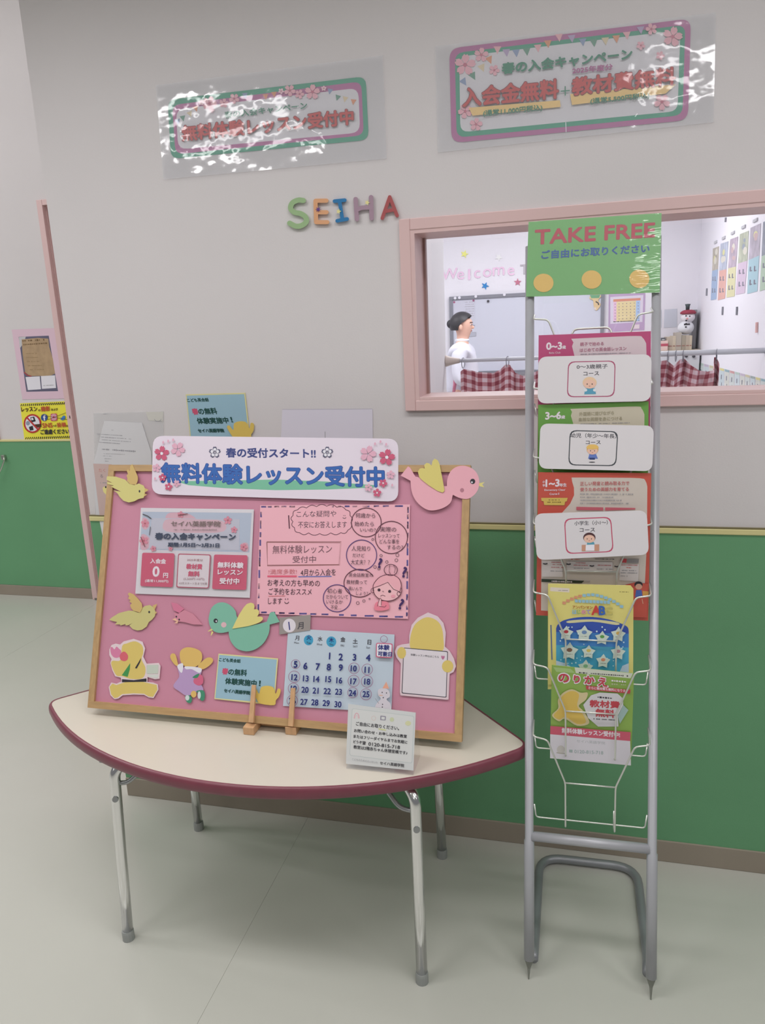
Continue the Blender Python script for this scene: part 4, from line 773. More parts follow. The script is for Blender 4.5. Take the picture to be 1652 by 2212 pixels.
sl(335, 495, 1145, 'ご自由にお取りください。', 72); sl(300, 620, 1290, 'お問い合わせ・お申し込みは教室', 62); sl(290, 728, 1300, 'またはフリーダイヤルまでお気軽に', 62); sl(285, 832, 520, 'どうぞ☎', 62); sl(570, 872, 1160, '0120-815-718', 62); sl(290, 930, 1300, '教室は2階赤ちゃん休憩室横です♪', 66)
s.text('こどものためのえいかいわ', (265, 1148), (745, 1215), 40, INKG); sl(785, 1230, 1240, 'セイハ英語学院', 62); s.done()
# ================================================================== MAGAZINE RACK
GREY = mat('9c9da2', .38, k=1.4, metal=.2); GREYD = mat('86888c', .35, k=1.3, metal=.35); WIRE = mat('b8bab4', .28, k=1.5, metal=.6)
rk = empty('magazine_rack', RACK.W(0, 0, 0), 'tall grey tubular brochure rack with wire pockets, in front of the window wall', 'rack')
HU = .1275
ucr, vcr = RACK.uv(1278, 1820)
for sg in (-1, 1):
    ps = MB().tube([RACK.W(sg * HU, .045, 0), RACK.W(sg * HU, vcr - .01, 0), RACK.W(sg * HU, vcr - .008, 0), RACK.W(sg * HU, 1.60, 0)], [.0112, .0112, .0094, .0094], 16).build('post', GREY, rk, smooth=True)
    a = RACK.W(sg * HU, .046, 0); t = Vector((a.x - .0, a.y - .012, 0.0005)); r = .0108
    ring = [a + Vector((r * cos(k * pi / 4), r * .8 * sin(k * pi / 4), 0)) for k in range(8)]; ring2 = [a * .55 + t * .45 + Vector((r * .33 * cos(k * pi / 4), r * .2 * sin(k * pi / 4), 0)) for k in range(8)]; ring3 = [t + Vector((.0012 * cos(k * pi / 4), .0012 * sin(k * pi / 4), 0)) for k in range(8)]
    mb = MB(); mb.add(ring + ring2 + ring3, [(i, (i + 1) % 8, 8 + (i + 1) % 8, 8 + i) for i in range(8)] + [(8 + i, 8 + (i + 1) % 8, 16 + (i + 1) % 8, 16 + i) for i in range(8)] + [tuple(range(16, 24))]); mb.build('foot_tip', mat('74766e', .5), ps)
MB().tube([RACK.W(-HU + .006, vcr, 0), RACK.W(HU - .006, vcr, 0)], .0105, 16).build('cross_tube', GREY, rk, smooth=True)
MB().tube([RACK.W(-HU, 1.585, 0), RACK.W(HU, 1.585, 0)], .009, 12).build('cross_tube', GREY, rk, smooth=True)
yb = FLOORP.P(1275, 1864, .0125).y; xf0, xf1 = -.062, .180
MB().tube(rounded([(xf0, -.425, .030), (xf0, -.36, .0128), (xf0, yb, .0125), (xf1 + .006, yb + .004, .0125), (xf1 + .006, -.35, .0128), (xf1, -.415, .030)], .062, 7), .0108, 14).build('u_shaped_base', GREYD, rk, smooth=True)
# wire pockets
S0 = [RACK.uv(1278, y, .06)[1] - .192 for y in (685, 838, 990, 1137, 1288, 1447, 1606)]
def pocket_pts(v0):
    Wd = RACK.W
    side = lambda g: [Wd(g * .1170, v0 + .215, .004), Wd(g * .1165, v0 + .196, .056), Wd(g * .087, v0 + .192, .060), Wd(g * .0505, v0 + .098, .044), Wd(g * .0500, v0 - .004, .030), Wd(g * .0500, v0 - .006, .004), Wd(g * .0500, v0 + .03, .001)]
    return side
wires = []
for k, v0 in enumerate(S0):
    sd = pocket_pts(v0)
    wp = MB()
    for g in (-1, 1): wp.tube(rounded(sd(g), .008, 3), .0019, 6)
    wp.tube([RACK.W(-.0505, v0 + .098, .044), RACK.W(.0505, v0 + .098, .044)], .0017, 6)
    wp.tube(rounded([RACK.W(-.1165, v0 + .028, .001), RACK.W(-.1125, v0, .002), RACK.W(.1125, v0, .002), RACK.W(.1165, v0 + .028, .001)], .006, 3), .0017, 6)
    wp.build('wire_pocket', WIRE, rk, smooth=True)
vt = RACK.uv(1278, 709, -.004)[1]
wp = MB().tube(rounded([RACK.W(-.040, vt - .06, -.004), RACK.W(-.040, vt, -.004), RACK.W(.040, vt, -.004), RACK.W(.040, vt - .06, -.004)], .014, 4), .0022, 6).build('wire_arch', WIRE, rk, smooth=True)
def tilt(v0, N0=.012, k=.2):
    n = (RACK.n - RACK.up * k).normalized(); u = (RACK.up + RACK.n * k).normalized(); return Plane(RACK.W(0, v0, N0), n, u)
# TAKE FREE sign
G_ = (1100, 440, 4.589)
SIGNC = [(190, 180), (1508, 92), (1490, 880), (165, 922)]
s = Sheet('take_free_sign', RACK, SIGNC, mat('679a62', .4, k=1.45), G_, .0125, .0012, label='glossy green laminated TAKE FREE sign on top of the brochure rack', cat='sign')
s.text('TAKE FREE', (255, 402), (1437, 328), 138, mat('ad4a58', .5), bold=5, outline=mat('8a6a60', .5), ow=7)
s.text('ご自由にお取りください', (318, 548), (1385, 482), 82, mat('3a5c98', .5), bold=3)
for x, y in ((338, 785), (815, 752), (1288, 745)): s.ell(x, y, 100, 92, mat('cfae62', .5), 'yellow_spot', 22)
s.done(); film(s, SIGNC, FILM_SIGN)
# brochures
Hf = (1120, 680, 4.859); Rf = (1120, 1010, 4.859); Sf = (1130, 1230, 5.329); Tf = (1130, 1440, 5.329)
MAG = mat('b35078', .4); CRM = mat('cdbcc2', .45); TXM = mat('b0788c', .5)
s = Sheet('course_brochure', tilt(S0[1]), [(210, 215), (1388, 172), (1374, 1520), (196, 1540)], MAG, Hf, 0, .002, label='magenta course brochure for ages 0 to 3 at the top of the rack', cat='brochure')
s.poly(catmull([(552, 252), (800, 240), (1230, 222), (1300, 240), (1338, 300)], 4, False) + [(1345, 520), (592, 520), (585, 430), (560, 330), (575, 290)], CRM, 'printed_panel')
s.text('0~3', (292, 366), (452, 360), 72, WT, bold=4); s.text('歳', (458, 358), (495, 357), 36, WT, bold=1.5); s.text('Bebe Club', (320, 410), (438, 406), 20, WT)
s.text('親子で始める', (645, 328), (892, 320), 38, TXM, bold=1); s.text('はじめての英会話レッスン', (642, 390), (1130, 370), 38, TXM, bold=1); s.fine((650, 420), (1175, 405), 12, INKG); s.done()
GR = mat('68994c', .4); CRG = mat('beb6a4', .45); TXG = mat('a29a82', .5)
s = Sheet('course_brochure', tilt(S0[2]), [(205, 945), (1364, 908), (1352, 2230), (192, 2250)], GR, Hf, 0, .002, label='green course brochure for ages 3 to 6 in the middle of the rack', cat='brochure')
s.poly(catmull([(542, 988), (800, 978), (1230, 962), (1290, 985), (1320, 1045)], 4, False) + [(1318, 1300), (580, 1300), (572, 1140), (548, 1060), (560, 1020)], CRG, 'printed_panel')
s.text('3~6', (282, 1098), (442, 1092), 74, WT, bold=4); s.text('歳', (448, 1092), (487, 1090), 36, WT, bold=1.5)
s.text('外国語に遊びながら', (635, 1062), (1000, 1048), 40, TXG, bold=1); s.text('自然な英語を身につける', (632, 1118), (1085, 1105), 38, TXG, bold=1); s.fine((650, 1150), (1165, 1138), 10, INKG); s.done()
RD = mat('bd5448', .4); CRR = mat('c6bcb4', .45); TXR = mat('b8686a', .5)
s = Sheet('course_brochure', tilt(S0[3]), [(205, 50), (1392, 60), (1360, 1608), (182, 1550)], RD, Rf, 0, .002, label='red course brochure for grades 1 to 3, above the yellow booklets', cat='brochure')
s.poly(catmull([(555, 105), (900, 106), (1270, 112), (1330, 140), (1350, 200)], 3, False) + [(1345, 800), (1325, 1215), (1240, 1210), (1090, 1560), (235, 1500), (240, 700), (450, 480), (540, 380), (582, 290), (580, 210), (562, 150)], CRR, 'printed_panel')
s.text('1~3', (285, 202), (425, 197), 74, WT, bold=4); s.text('年生', (430, 202), (502, 200), 36, WT, bold=1.5); s.textc('小', 264, 150, 26, WT, bold=1); s.textc('学', 264, 188, 26, WT, bold=1)
s.text('Elementary Class/', (270, 250), (488, 248), 24, WT, bold=.6); s.text('Course II', (325, 288), (425, 286), 22, WT, bold=.6)
s.poly([(236, 318), (515, 318), (505, 355), (488, 358), (480, 396), (268, 394), (262, 354), (240, 350)], mat('cbb05c', .5), 'ribbon'); s.fine((315, 345), (430, 345), 10, BRN); s.fine((300, 370), (450, 370), 12, BRN)
s.text('正しい発音と読み取る力で', (645, 190), (1160, 184), 42, TXR, bold=1); s.text('使うための英語力を育てる', (645, 250), (1155, 246), 40, TXR, bold=1)
for k, x1 in enumerate((1200, 990, 1095, 1145)): s.fine((645, 284 + k * 32), (x1, 286 + k * 32), 12, INKG)
s.poly([(606, 412), (888, 418), (888, 450), (606, 446)], mat('bb5f6c', .5), 'red_bar'); s.poly([(908, 418), (1224, 424), (1224, 440), (908, 452)], mat('bb5f6c', .5), 'red_bar')
s.poly([(245, 975), (455, 985), (465, 1150), (245, 1145)], mat('cdc6c6', .45), 'white_panel'); s.poly([(505, 985), (985, 990), (985, 1095), (505, 1085)], mat('cdc6c6', .45), 'white_panel'); s.poly([(1065, 1010), (1262, 1015), (1255, 1195), (1055, 1185)], mat('cdc6c6', .45), 'white_panel')
s.poly([(1070, 955), (1135, 958), (1130, 1000), (1068, 995)], mat('b83c48', .5), 'picture'); s.poly([(1140, 958), (1262, 960), (1258, 1003), (1138, 1000)], mat('8a8688', .5), 'picture')
for x0, y0, x1, m in ((345, 1000, 445, TXR), (345, 1022, 445, TXR), (330, 1052, 465, TXR), (325, 1090, 465, INKG), (550, 968, 630, RD), (800, 965, 1000, DK), (600, 1005, 695, TXR), (578, 1030, 720, TXR), (830, 1030, 970, TXR), (575, 1062, 735, INKG), (820, 1070, 985, INKG), (1075, 1028, 1245, TXR), (1130, 1055, 1178, RD), (1070, 1085, 1225, INKG), (1070, 1110, 1240, INKG), (1070, 1142, 1140, INKG)): s.fine((x0, y0), (x1, y0 + 3), 11, m)
for x, y in ((280, 1008), (525, 1012), (770, 1030), (1030, 1035)): s.stroke([(x - 25, y), (x, y + 6), (x + 22, y)], 11, BLK, 'arrow')
s.poly([(240, 1168), (690, 1188), (660, 1214), (240, 1200)], mat('2e3a30', .5), 'dark_band'); s.fine((345, 1200), (555, 1208), 16, WT)
for k in range(5): s.stroke([(690 + k * 12, 1208), (702 + k * 12, 1186)], 4, INKG, 'dark_band')
s.poly([(1120, 1230), (1220, 1205), (1360, 1225), (1345, 1575), (1080, 1565)], RD, 'red_panel')
s.ell(1258, 1230, 44, 36, BLK, 'boy_drawing', 16); s.ell(1260, 1250, 36, 30, mat('d0a08c', .5), 'boy_drawing', 16); s.poly([(1232, 1285), (1290, 1285), (1300, 1360), (1222, 1360)], mat('4a66b0', .5), 'boy_drawing'); s.stroke([(1295, 1380), (1305, 1430)], 8, mat('d0a08c', .5), 'boy_drawing'); s.poly([(1300, 1295), (1362, 1300), (1360, 1345), (1302, 1345)], mat('cf9a50', .5), 'picture'); s.done()
# yellow booklets
YL = mat('d6cc7c', .4); pl5 = tilt(S0[4], .012)
ybp = [(288, 165), (1235, 186), (1268, 225), (1264, 1345), (286, 1325)]
Sheet('english_booklet', pl5, [(284, 180), (1230, 195), (1255, 250), (1250, 1365), (282, 1380)], YL, Sf, 0, .0015, label='rear yellow booklet, showing only along the left edge of the front one', cat='booklet').done()
s = Sheet('english_booklet', pl5, ybp, YL, Sf, .0022, .0015, label='front yellow booklet with ABC title and blue starry picture in the rack', cat='booklet')
s.dx = Vector((1, .03)); s.dy = Vector((-.01, -1))
s.poly([(312, 205), (532, 218), (530, 265), (310, 250)], mat('d8ccc0', .5), 'white_label'); s.fine((405, 245), (505, 247), 8, DK); s.fine((1110, 262), (1210, 265), 9, BRN)
arc = catmull([(378, 680), (400, 632), (470, 585), (620, 553), (800, 548), (980, 575), (1130, 625), (1200, 665), (1214, 720)], 4, False)
s.poly(arc + [(1214, 1225), (378, 1140)], mat('4aa0c2', .4), 'starry_picture'); s.poly(arc + [(1214, 900), (378, 870)], mat('3f7cbc', .4), 'starry_picture'); s.poly(arc + [(1214, 740), (378, 720)], mat('3550a6', .4), 'starry_picture')
s.poly([(378, 1050), (480, 1080), (600, 1150), (378, 1120)], mat('b8c8dc', .4), 'starry_picture'); s.poly([(1214, 1080), (1140, 1110), (1100, 1200), (1214, 1222)], mat('b8c8dc', .4), 'starry_picture')
s.stroke([(318, 640), (330, 1040)], 14, mat('5a6a90', .5), 'spine_print')
s.poly(catmull([(525, 590), (800, 575), (1080, 610), (1072, 640), (800, 602), (530, 618)], 4), mat('cdc89c', .5), 'title_strip')
LB = mat('8fb8cc', .5); OR = mat('cf9272', .5)
for k in range(15):
    a = radians(-32 + k * 4.6); x = 800 + 620 * sin(a); y = 900 - 620 * cos(a) + 10 + 22 * (k > 7) * (k - 7) / 4
    s.poly([(x - 20, y - 16), (x + 20, y - 12), (x + 18, y + 20), (x - 22, y + 16)], OR if k < 5 else LB, 'title_letters')
for k in range(10): x = 612 + k * 41; s.poly([(x - 18, 345 + k * 1.5), (x + 18, 348 + k * 1.5), (x + 16, 382 + k * 1.8), (x - 18, 378 + k * 1.8)], LB, 'title_letters')
s.text('アンパンマン', (568, 448), (798, 455), 32, mat('a8642c', .5), bold=1.5)
for t, x, m in (('は', 590, LB), ('じ', 640, mat('90b070', .5)), ('め', 695, mat('cf8aa4', .5)), ('て', 750, mat('9a8cc0', .5))): s.textc(t, x, 490, 46, m, bold=2.5)
s.textc('A', 838, 472, 100, mat('c4443e', .5), 'title_letters', 6); s.textc('B', 908, 474, 96, mat('3a62b0', .5), 'title_letters', 6); s.textc('C', 985, 484, 92, mat('b8b06a', .5), 'title_letters', 6)
STC = mat('c6d2c8', .45)
for x, y, r, m in ((492, 735, 88, 'b03a44'), (700, 742, 100, '6a88b0'), (906, 792, 86, '5a9a50'), (1092, 752, 90, 'cba85c'), (530, 945, 108, '7a5a48'), (750, 952, 84, 'cdb860'), (1090, 960, 90, 'b08890'), (918, 1058, 86, 'cf8a6a'), (715, 1130, 92, '80b088')):
    s.poly(star_pts(x, y, r, .08, .62), STC, 'star_picture'); s.ell(x + 2, y - 18, r * .3, r * .22, mat(m, .5), 'star_picture', 12); s.fine((x - r * .35, y + r * .3), (x + r * .35, y + r * .32), 6, BRN, 'star_picture')
for k in range(34): s.ell(random.uniform(400, 1195), random.uniform(640, 1120), random.uniform(5, 11), None, mat('c8dcec', .4), 'sparkle', 6)
s.done()
# green flyer
FG = mat('86a650', .4)
s = Sheet('campaign_flyer', tilt(S0[5]), [(328, -18), (1275, 78), (1240, 1140), (308, 1056)], FG, Tf, 0, .0015, label='green and white campaign flyer in the lowest filled pocket of the rack', cat='flyer')
s.dx = Vector((1, .075)).normalized(); s.dy = Vector((-.02, -1)).normalized()
s.poly([(590, 8), (1262, 78), (1236, 135), (604, 75)], mat('c6cabc', .45), 'white_strip'); s.fine((640, 78), (1210, 118), 18, DK, cell=24); s.poly([(345, 5), (545, 25), (600, 75), (380, 60)], mat('9cb878', .45), 'white_strip')
PR = mat('b8434e', .45)
for t, x, y, h in (('の', 466, 132, 92), ('り', 615, 145, 80), ('か', 762, 155, 88), ('え', 915, 178, 92)): s.textc(t, x, y, h + 14, WT, 'lettering', 11, 1.15, .05); s.textc(t, x, y, h, PR, 'lettering', 5, 1.15, .05)
s.fine((1015, 175), (1180, 190), 28, WT, cell=30); s.fine((1015, 210), (1180, 220), 20, mat('a8b088', .5), cell=26)
s.poly([(720, 218), (1235, 268), (1228, 312), (726, 262)], PR, 'ribbon'); s.text('さらに教材費も無料になります', (750, 258), (1210, 298), 32, WT, bold=.8)
s.poly([(690, 440), (780, 330), (880, 298), (1085, 310), (1150, 370), (1150, 440), (1090, 560), (1095, 690), (860, 690), (745, 590), (720, 520)], mat('cac8cc', .45), 'white_shape')
s.poly([(1150, 440), (1210, 500), (1110, 660), (1090, 570)], mat('9ab4b0', .45), 'white_shape')
s.fine((855, 362), (1040, 378), 22, DK, cell=28); s.text('教材費', (768, 462), (1108, 482), 78, PR, bold=4); s.text('無料', (835, 572), (1050, 590), 88, PR, bold=4); s.fine((808, 608), (1050, 622), 14, DK)
s.poly(catmull([(400, 480), (400, 380), (460, 300), (560, 260), (660, 300), (740, 300), (720, 380), (640, 450), (700, 520), (760, 650), (620, 680), (480, 600), (410, 630), (330, 560)], 4), mat('c8ba90', .5), 'yellow_shape'); s.poly(catmull([(425, 470), (420, 390), (470, 320), (560, 280), (640, 320), (620, 450), (680, 540), (720, 640), (620, 660), (490, 580), (415, 610), (350, 560)], 4), mat('ceb058', .5), 'yellow_shape')
s.poly([(312, 683), (1236, 755), (1230, 857), (310, 778)], mat('c0566a', .45), 'pink_band'); s.text('無料体験レッスン受付中!', (445, 762), (1112, 815), 58, WT, bold=2.5)
s.poly([(310, 778), (1230, 857), (1239, 1138), (308, 1054)], mat('ccc8d0', .45), 'white_footer'); s.text('セイハ英語学院', (615, 872), (942, 898), 34, mat('a0a4a8', .5)); s.text('0120-815-718', (588, 995), (920, 1012), 38, mat('9aa8a8', .5), bold=1); s.poly([(528, 955), (568, 958), (566, 990), (528, 986)], mat('9aa8a8', .5), 'lettering')
s.ell(432, 955, 45, 48, mat('bcb8b4', .5), 'round_logo', 18); s.stroke([(382, 990), (430, 998), (485, 1000)], 12, mat('a8a49c', .5), 'round_logo'); s.done()
# white course cards
CARD = mat('c9c5c8', .35)
def child_fig(s, cx, cy, k, hair, body, extra=None):
    s.ell(cx, cy, 68 * k, 56 * k, hair, 'child_drawing', 22); s.ell(cx, cy + 14 * k, 60 * k, 44 * k, mat('d4ae9c', .5), 'child_drawing', 22)
    for e in (-1, 1): s.ell(cx + e * 24 * k, cy + 14 * k, 5 * k, 7 * k, BLK, 'child_drawing', 8)
    s.ell(cx, cy + 34 * k, 8 * k, 4 * k, mat('b07070', .5), 'child_drawing', 8)
cp = Plane(RACK.W(0, 0, .079), RACK.n, RACK.up)
s = Sheet('course_card', cp, Sheet.rr([(208, 440), (1396, 412), (1386, 906), (198, 932)], 95, 6), CARD, Hf, 0, .0012, label='white rounded card with pink frame and baby drawing, top card on the rack', cat='card'); s.dy = Vector((0, -1))
for q, m in (([(518, 490), (1018, 480), (1006, 860), (506, 866)], mat('9c4a68', .5)), ([(528, 500), (1008, 490), (996, 850), (516, 856)], CARD)): s.rrect(q, 70, m, 'card_frame')
s.text('0〜3歳親子', (610, 570), (934, 562), 46, DK, bold=.8); s.text('コース', (680, 638), (842, 634), 38, DK, bold=.8)
s.poly([(700, 772), (800, 770), (812, 832), (688, 835)], mat('4f8ea8', .5), 'child_drawing'); s.ell(700, 790, 20, 16, mat('c8ccd0', .5), 'child_drawing', 10); s.ell(800, 790, 20, 16, mat('c8ccd0', .5), 'child_drawing', 10); child_fig(s, 745, 712, 1.08, mat('d2b494', .5), None); s.done()
s = Sheet('course_card', cp, Sheet.rr([(228, 1140), (1420, 1164), (1402, 1642), (210, 1614)], 90, 6), CARD, Hf, 0, .0012, label='white rounded card with dark frame and child in yellow hat on the rack', cat='card'); s.dy = Vector((0, -1))
for q, m in (([(536, 1210), (1045, 1222), (1024, 1590), (520, 1580)], mat('3c4046', .5)), ([(546, 1221), (1034, 1232), (1014, 1579), (531, 1570)], CARD)): s.rrect(q, 72, m, 'card_frame')
s.text('幼児（年少〜年長）', (545, 1288), (1025, 1298), 48, DK, bold=.8); s.text('コース', (705, 1358), (860, 1357), 36, DK, bold=.8)
s.poly([(742, 1462), (812, 1462), (832, 1510), (728, 1512)], mat('5a70b0', .5), 'child_drawing'); s.poly([(742, 1500), (800, 1500), (800, 1520), (742, 1520)], mat('2a3868', .5), 'child_drawing'); s.ell(770, 1547, 34, 5, BLK, 'child_drawing', 10); child_fig(s, 775, 1415, .9, mat('c9a05c', .5), None); s.poly(catmull([(712, 1400), (730, 1368), (775, 1360), (820, 1368), (838, 1400), (775, 1412)], 3), mat('d4ae60', .5), 'child_drawing'); s.done()
s = Sheet('course_card', cp, Sheet.rr([(165, 484), (1344, 448), (1368, 915), (190, 972)], 90, 6), CARD, Rf, 0, .0012, label='white rounded card with red frame and pupil at desk, lowest on the rack', cat='card'); s.dy = Vector((0, -1))
for q, m in (([(476, 536), (970, 516), (998, 886), (496, 908)], mat('b04a64', .5)), ([(487, 547), (960, 528), (986, 876), (507, 897)], CARD)): s.rrect(q, 72, m, 'card_frame')
s.text('小学生（小1〜）', (585, 608), (935, 598), 46, DK, bold=.8); s.text('コース', (640, 676), (800, 672), 38, DK, bold=.8)
s.poly([(720, 785), (790, 782), (800, 815), (715, 815)], mat('4f90a4', .5), 'child_drawing'); child_fig(s, 742, 735, .95, mat('4a2c30', .5), None)
s.poly([(662, 812), (845, 806), (845, 874), (662, 878)], mat('b88a74', .5), 'child_drawing'); s.poly([(705, 812), (795, 808), (795, 872), (702, 874)], WHT, 'child_drawing'); s.done()

# ================================================================== CLASSROOM BEYOND THE WINDOW
Z1 = (890, 480, 5.673); Z2 = (1410, 440, 5.029); Z3 = (1480, 460, 9.605); Z4 = (1400, 620, 10.325)
def fp(f, x, y): return (f[0] + x / f[2], f[1] + y / f[2])
a = BACK.P(*fp(Z1, 460, 915)); b = BACK.P(1304, 700); zb = 1.005
wb = empty('whiteboard', (a.x, 4.96, zb), 'grey framed whiteboard on the back wall of the classroom', 'whiteboard')
MB().box(a.x, b.x, 4.975, 4.999, zb, a.z).build('writing_panel', mat('b2b4bf', .25, k=1.5), wb)
FR = mat('82838b', .4, metal=.3); ft = .03
for x0, x1, z0, z1 in ((a.x, b.x, a.z - ft, a.z), (a.x, b.x, zb, zb + ft), (a.x, a.x + ft, zb + ft, a.z - ft), (b.x - ft, b.x, zb + ft, a.z - ft)): MB().box(x0, x1, 4.962, 4.998, z0, z1, bev=.003).build('frame_rail', FR, wb)
MB().box(a.x + .3, b.x - .1, 4.90, 4.962, zb - .006, zb + .012).build('pen_tray', FR, wb)
for x, y in ((527, 930), (580, 925), (780, 910), (1130, 888)):
    c = BACK.P(*fp(Z1, x, y), .04); MB().tube([c + Vector((0, .004, 0)), c - Vector((0, .006, 0))], .012, 10).build('magnet', WHT, wb, label='white round magnet')
WBP = Plane((0, 4.974, 0), (0, -1, 0))
s = Sheet('lesson_schedule', WBP, [(505, 965), (765, 950), (768, 1190), (505, 1200)], mat('bcbcc8', .5), Z1, .0005, .001, label='white printed schedule sheet at the top left of the whiteboard', cat='paper')
for k in range(7): s.fine((645, 985 + k * 28), (760, 980 + k * 28), 8, INKG)
s.ell(515, 980, 14, 14, mat('9a5a78', .5), 'magnet', 10); s.ell(752, 960, 14, 14, mat('8a5070', .5), 'magnet', 10); s.done({'magnet': 'pink round magnet'})
c = WBP.P(*fp(Z1, 932, 968)); tag(MB().tube([c, c - Vector((0, .01, 0))], .011, 10).build('magnet', DK), 'small dark magnet near the top of the whiteboard', 'magnet')
s = Sheet('writing_box', WBP, [(672, 1350), (785, 1345), (785, 1400), (672, 1412)], mat('a9abb6', .3), Z1, .0003, .0005, label='small sheet with a written outline on the whiteboard beside the person', cat='paper'); s.stroke([(676, 1354), (781, 1349), (781, 1397), (676, 1408)], 4, INKG, 'outline', closed=True); s.fine((700, 1280), (790, 1270), 16, INKG); s.done()
# wall letters "Welcome T"
PLT = mat('dcb6cc', .6, k=1.4)
for k, (t, x, y, h) in enumerate((('W', 455, 640, 130), ('e', 592, 655, 95), ('l', 697, 640, 130), ('c', 795, 640, 95), ('o', 918, 625, 100), ('m', 1058, 605, 100), ('e', 1210, 605, 95), ('T', 1372, 580, 120))):
    vs, fs, asp = glyphs(t); wd = h * (asp if t != 'l' else .2) * 1.0; P0 = []
    up_ = h; mb = MB()
    for dx, dy in ((0, 0), (3, 0), (0, 3), (3, 3)):
        fr = [BACK.P(*fp(Z1, x - wd / 2 + u * wd + dx, y + h / 2 - v * up_ - u * wd * .09 + dy), .002 + (dx + dy * 1.7) * .0004) for u, v in vs]; mb.add(fr, fs)
    nm = {'W': 'first of the pale pink letters', 'l': 'tall third one of the pale pink letters', 'c': 'fourth of the pale pink letters', 'o': 'fifth of the pale pink letters', 'm': 'sixth of the pale pink letters', 'T': 'half hidden by the green sign'}
    lab = {0: 'pale pink letter W on the classroom back wall', 1: 'pale pink letter e between W and l on the classroom wall', 2: 'pale pink letter l on the classroom back wall', 3: 'pale pink letter c on the classroom back wall', 4: 'pale pink letter o on the classroom back wall', 5: 'pale pink letter m on the classroom back wall', 6: 'pale pink letter e after the m on the classroom wall', 7: 'grey letter T beside the green sign on the classroom wall'}[k]
    mb.build('wall_letter', PLT if k < 7 else mat('b0aab2', .6), label=lab, cat='letter', group='letters on the classroom back wall')
for x, y, r, c, rt, lb in ((640, 390, 50, 'e6e07a', .3, 'yellow star on the classroom back wall'), (1060, 430, 50, 'ececf2', .5, 'white star on the classroom back wall'), (893, 780, 50, '2f78b4', .4, 'blue star on the classroom back wall'), (1292, 735, 48, 'b06a80', .0, 'rose coloured star on the classroom wall beside the green sign')):
    st = Sheet('wall_star', BACK, star_pts(x, y, r, rt, .42), mat(c, .3, k=1.4), Z1, .0005, .006, label=lb, cat='star', group='stars on the classroom back wall')
# purple calendar poster
s = Sheet('wall_calendar', BACK, [(985, 900), (1348, 878), (1338, 1252), (980, 1272)], mat('b49cbc', .5), G_, .001, .002, label='lilac bordered calendar poster right of the whiteboard', cat='calendar')
s.poly([(1000, 925), (1328, 905), (1318, 1172), (1000, 1192)], mat('d0c8d6', .5), 'page'); s.poly([(1030, 948), (1300, 934), (1300, 958), (1030, 973)], mat('cf8a74', .5), 'page'); s.poly([(1032, 975), (1062, 973), (1060, 1170), (1030, 1172)], mat('dcb8d0', .5), 'page'); s.poly([(1062, 973), (1255, 962), (1250, 1162), (1060, 1170)], mat('d8c89a', .5), 'page'); s.poly([(1255, 962), (1296, 960), (1290, 1160), (1250, 1162)], mat('a4bcdc', .5), 'page')
for r_ in range(6):
    for c_ in range(7): s.ell(1048 + c_ * 38, 995 + r_ * 30 - c_ * 2, 5, 5, mat('8a7a80', .5), 'date_mark', 6)
s.poly([(1225, 1200), (1290, 1196), (1288, 1238), (1225, 1242)], mat('d8cad0', .5), 'page'); s.fine((1030, 1175), (1285, 1165), 10, DK); s.done()
s = Sheet('paper_decoration', BACK, catmull([(795, 925), (830, 900), (900, 905), (905, 925), (880, 960), (905, 1000), (870, 1055), (850, 1050), (835, 1010), (830, 960), (800, 945)], 3), mat('cdb48c', .5), G_, .03, .002, label='small green and orange paper decoration hanging right of the whiteboard', cat='decoration'); s.poly([(800, 905), (900, 902), (890, 935), (810, 938)], mat('6a9a78', .5), 'green_patch'); s.stroke([(855, 970), (880, 985), (885, 1005)], 12, DK, 'dark_patch'); s.ell(850, 1040, 12, 14, mat('d0c4b8', .5), 'white_patch', 8); s.done()
Sheet('blank_paper', BACK, [(360, 500), (645, 482), (640, 895), (345, 912)], mat('bfc2cc', .5), Z4, .001, .001, label='blank white paper on the back wall left of the snowman', cat='paper').done()
Sheet('blank_paper', BACK, [(200, 512), (300, 506), (300, 910), (200, 916)], mat('bcc0c8', .5), Z4, .001, .001, label='blank white paper half hidden behind the rack post', cat='paper').done()
# picture cards on the right wall
INKD = mat('6e6e7c', .5)
cols = [([(570, 740), (695, 690), (672, 1172), (555, 1200)], 'a9a294', [(672, 1172), (555, 1200)], [(640, 1790), (525, 1812)], '93a8c4', 'blue'),
        ([(730, 640), (890, 588), (850, 1168), (702, 1200)], 'a5acbc', [(850, 1168), (702, 1200)], [(822, 1772), (672, 1812)], 'cfa196', 'coral'),
        ([(930, 548), (1092, 488), (1048, 1112), (885, 1150)], 'a89aa8', [(1048, 1112), (885, 1150)], [(1018, 1730), (850, 1756)], 'c8c49c', 'pale yellow'),
        ([(1130, 440), (1312, 368), (1282, 990), (1090, 1052)], 'a6ab98', [(1282, 990), (1090, 1052)], [(1230, 1660), (1042, 1696)], 'c4b2c4', 'lilac'),
        ([(1350, 310), (1565, 212), (1530, 882), (1310, 980)], 'a8a0ac', [(1530, 882), (1310, 980)], [(1490, 1625), (1282, 1680)], '9dbcc6', 'teal'),
        ([(1612, 190), (1840, 90), (1800, 800), (1580, 900)], '808590', [(1800, 800), (1580, 900)], [(1760, 1550), (1540, 1625)], 'a9bca8', 'grey green')]
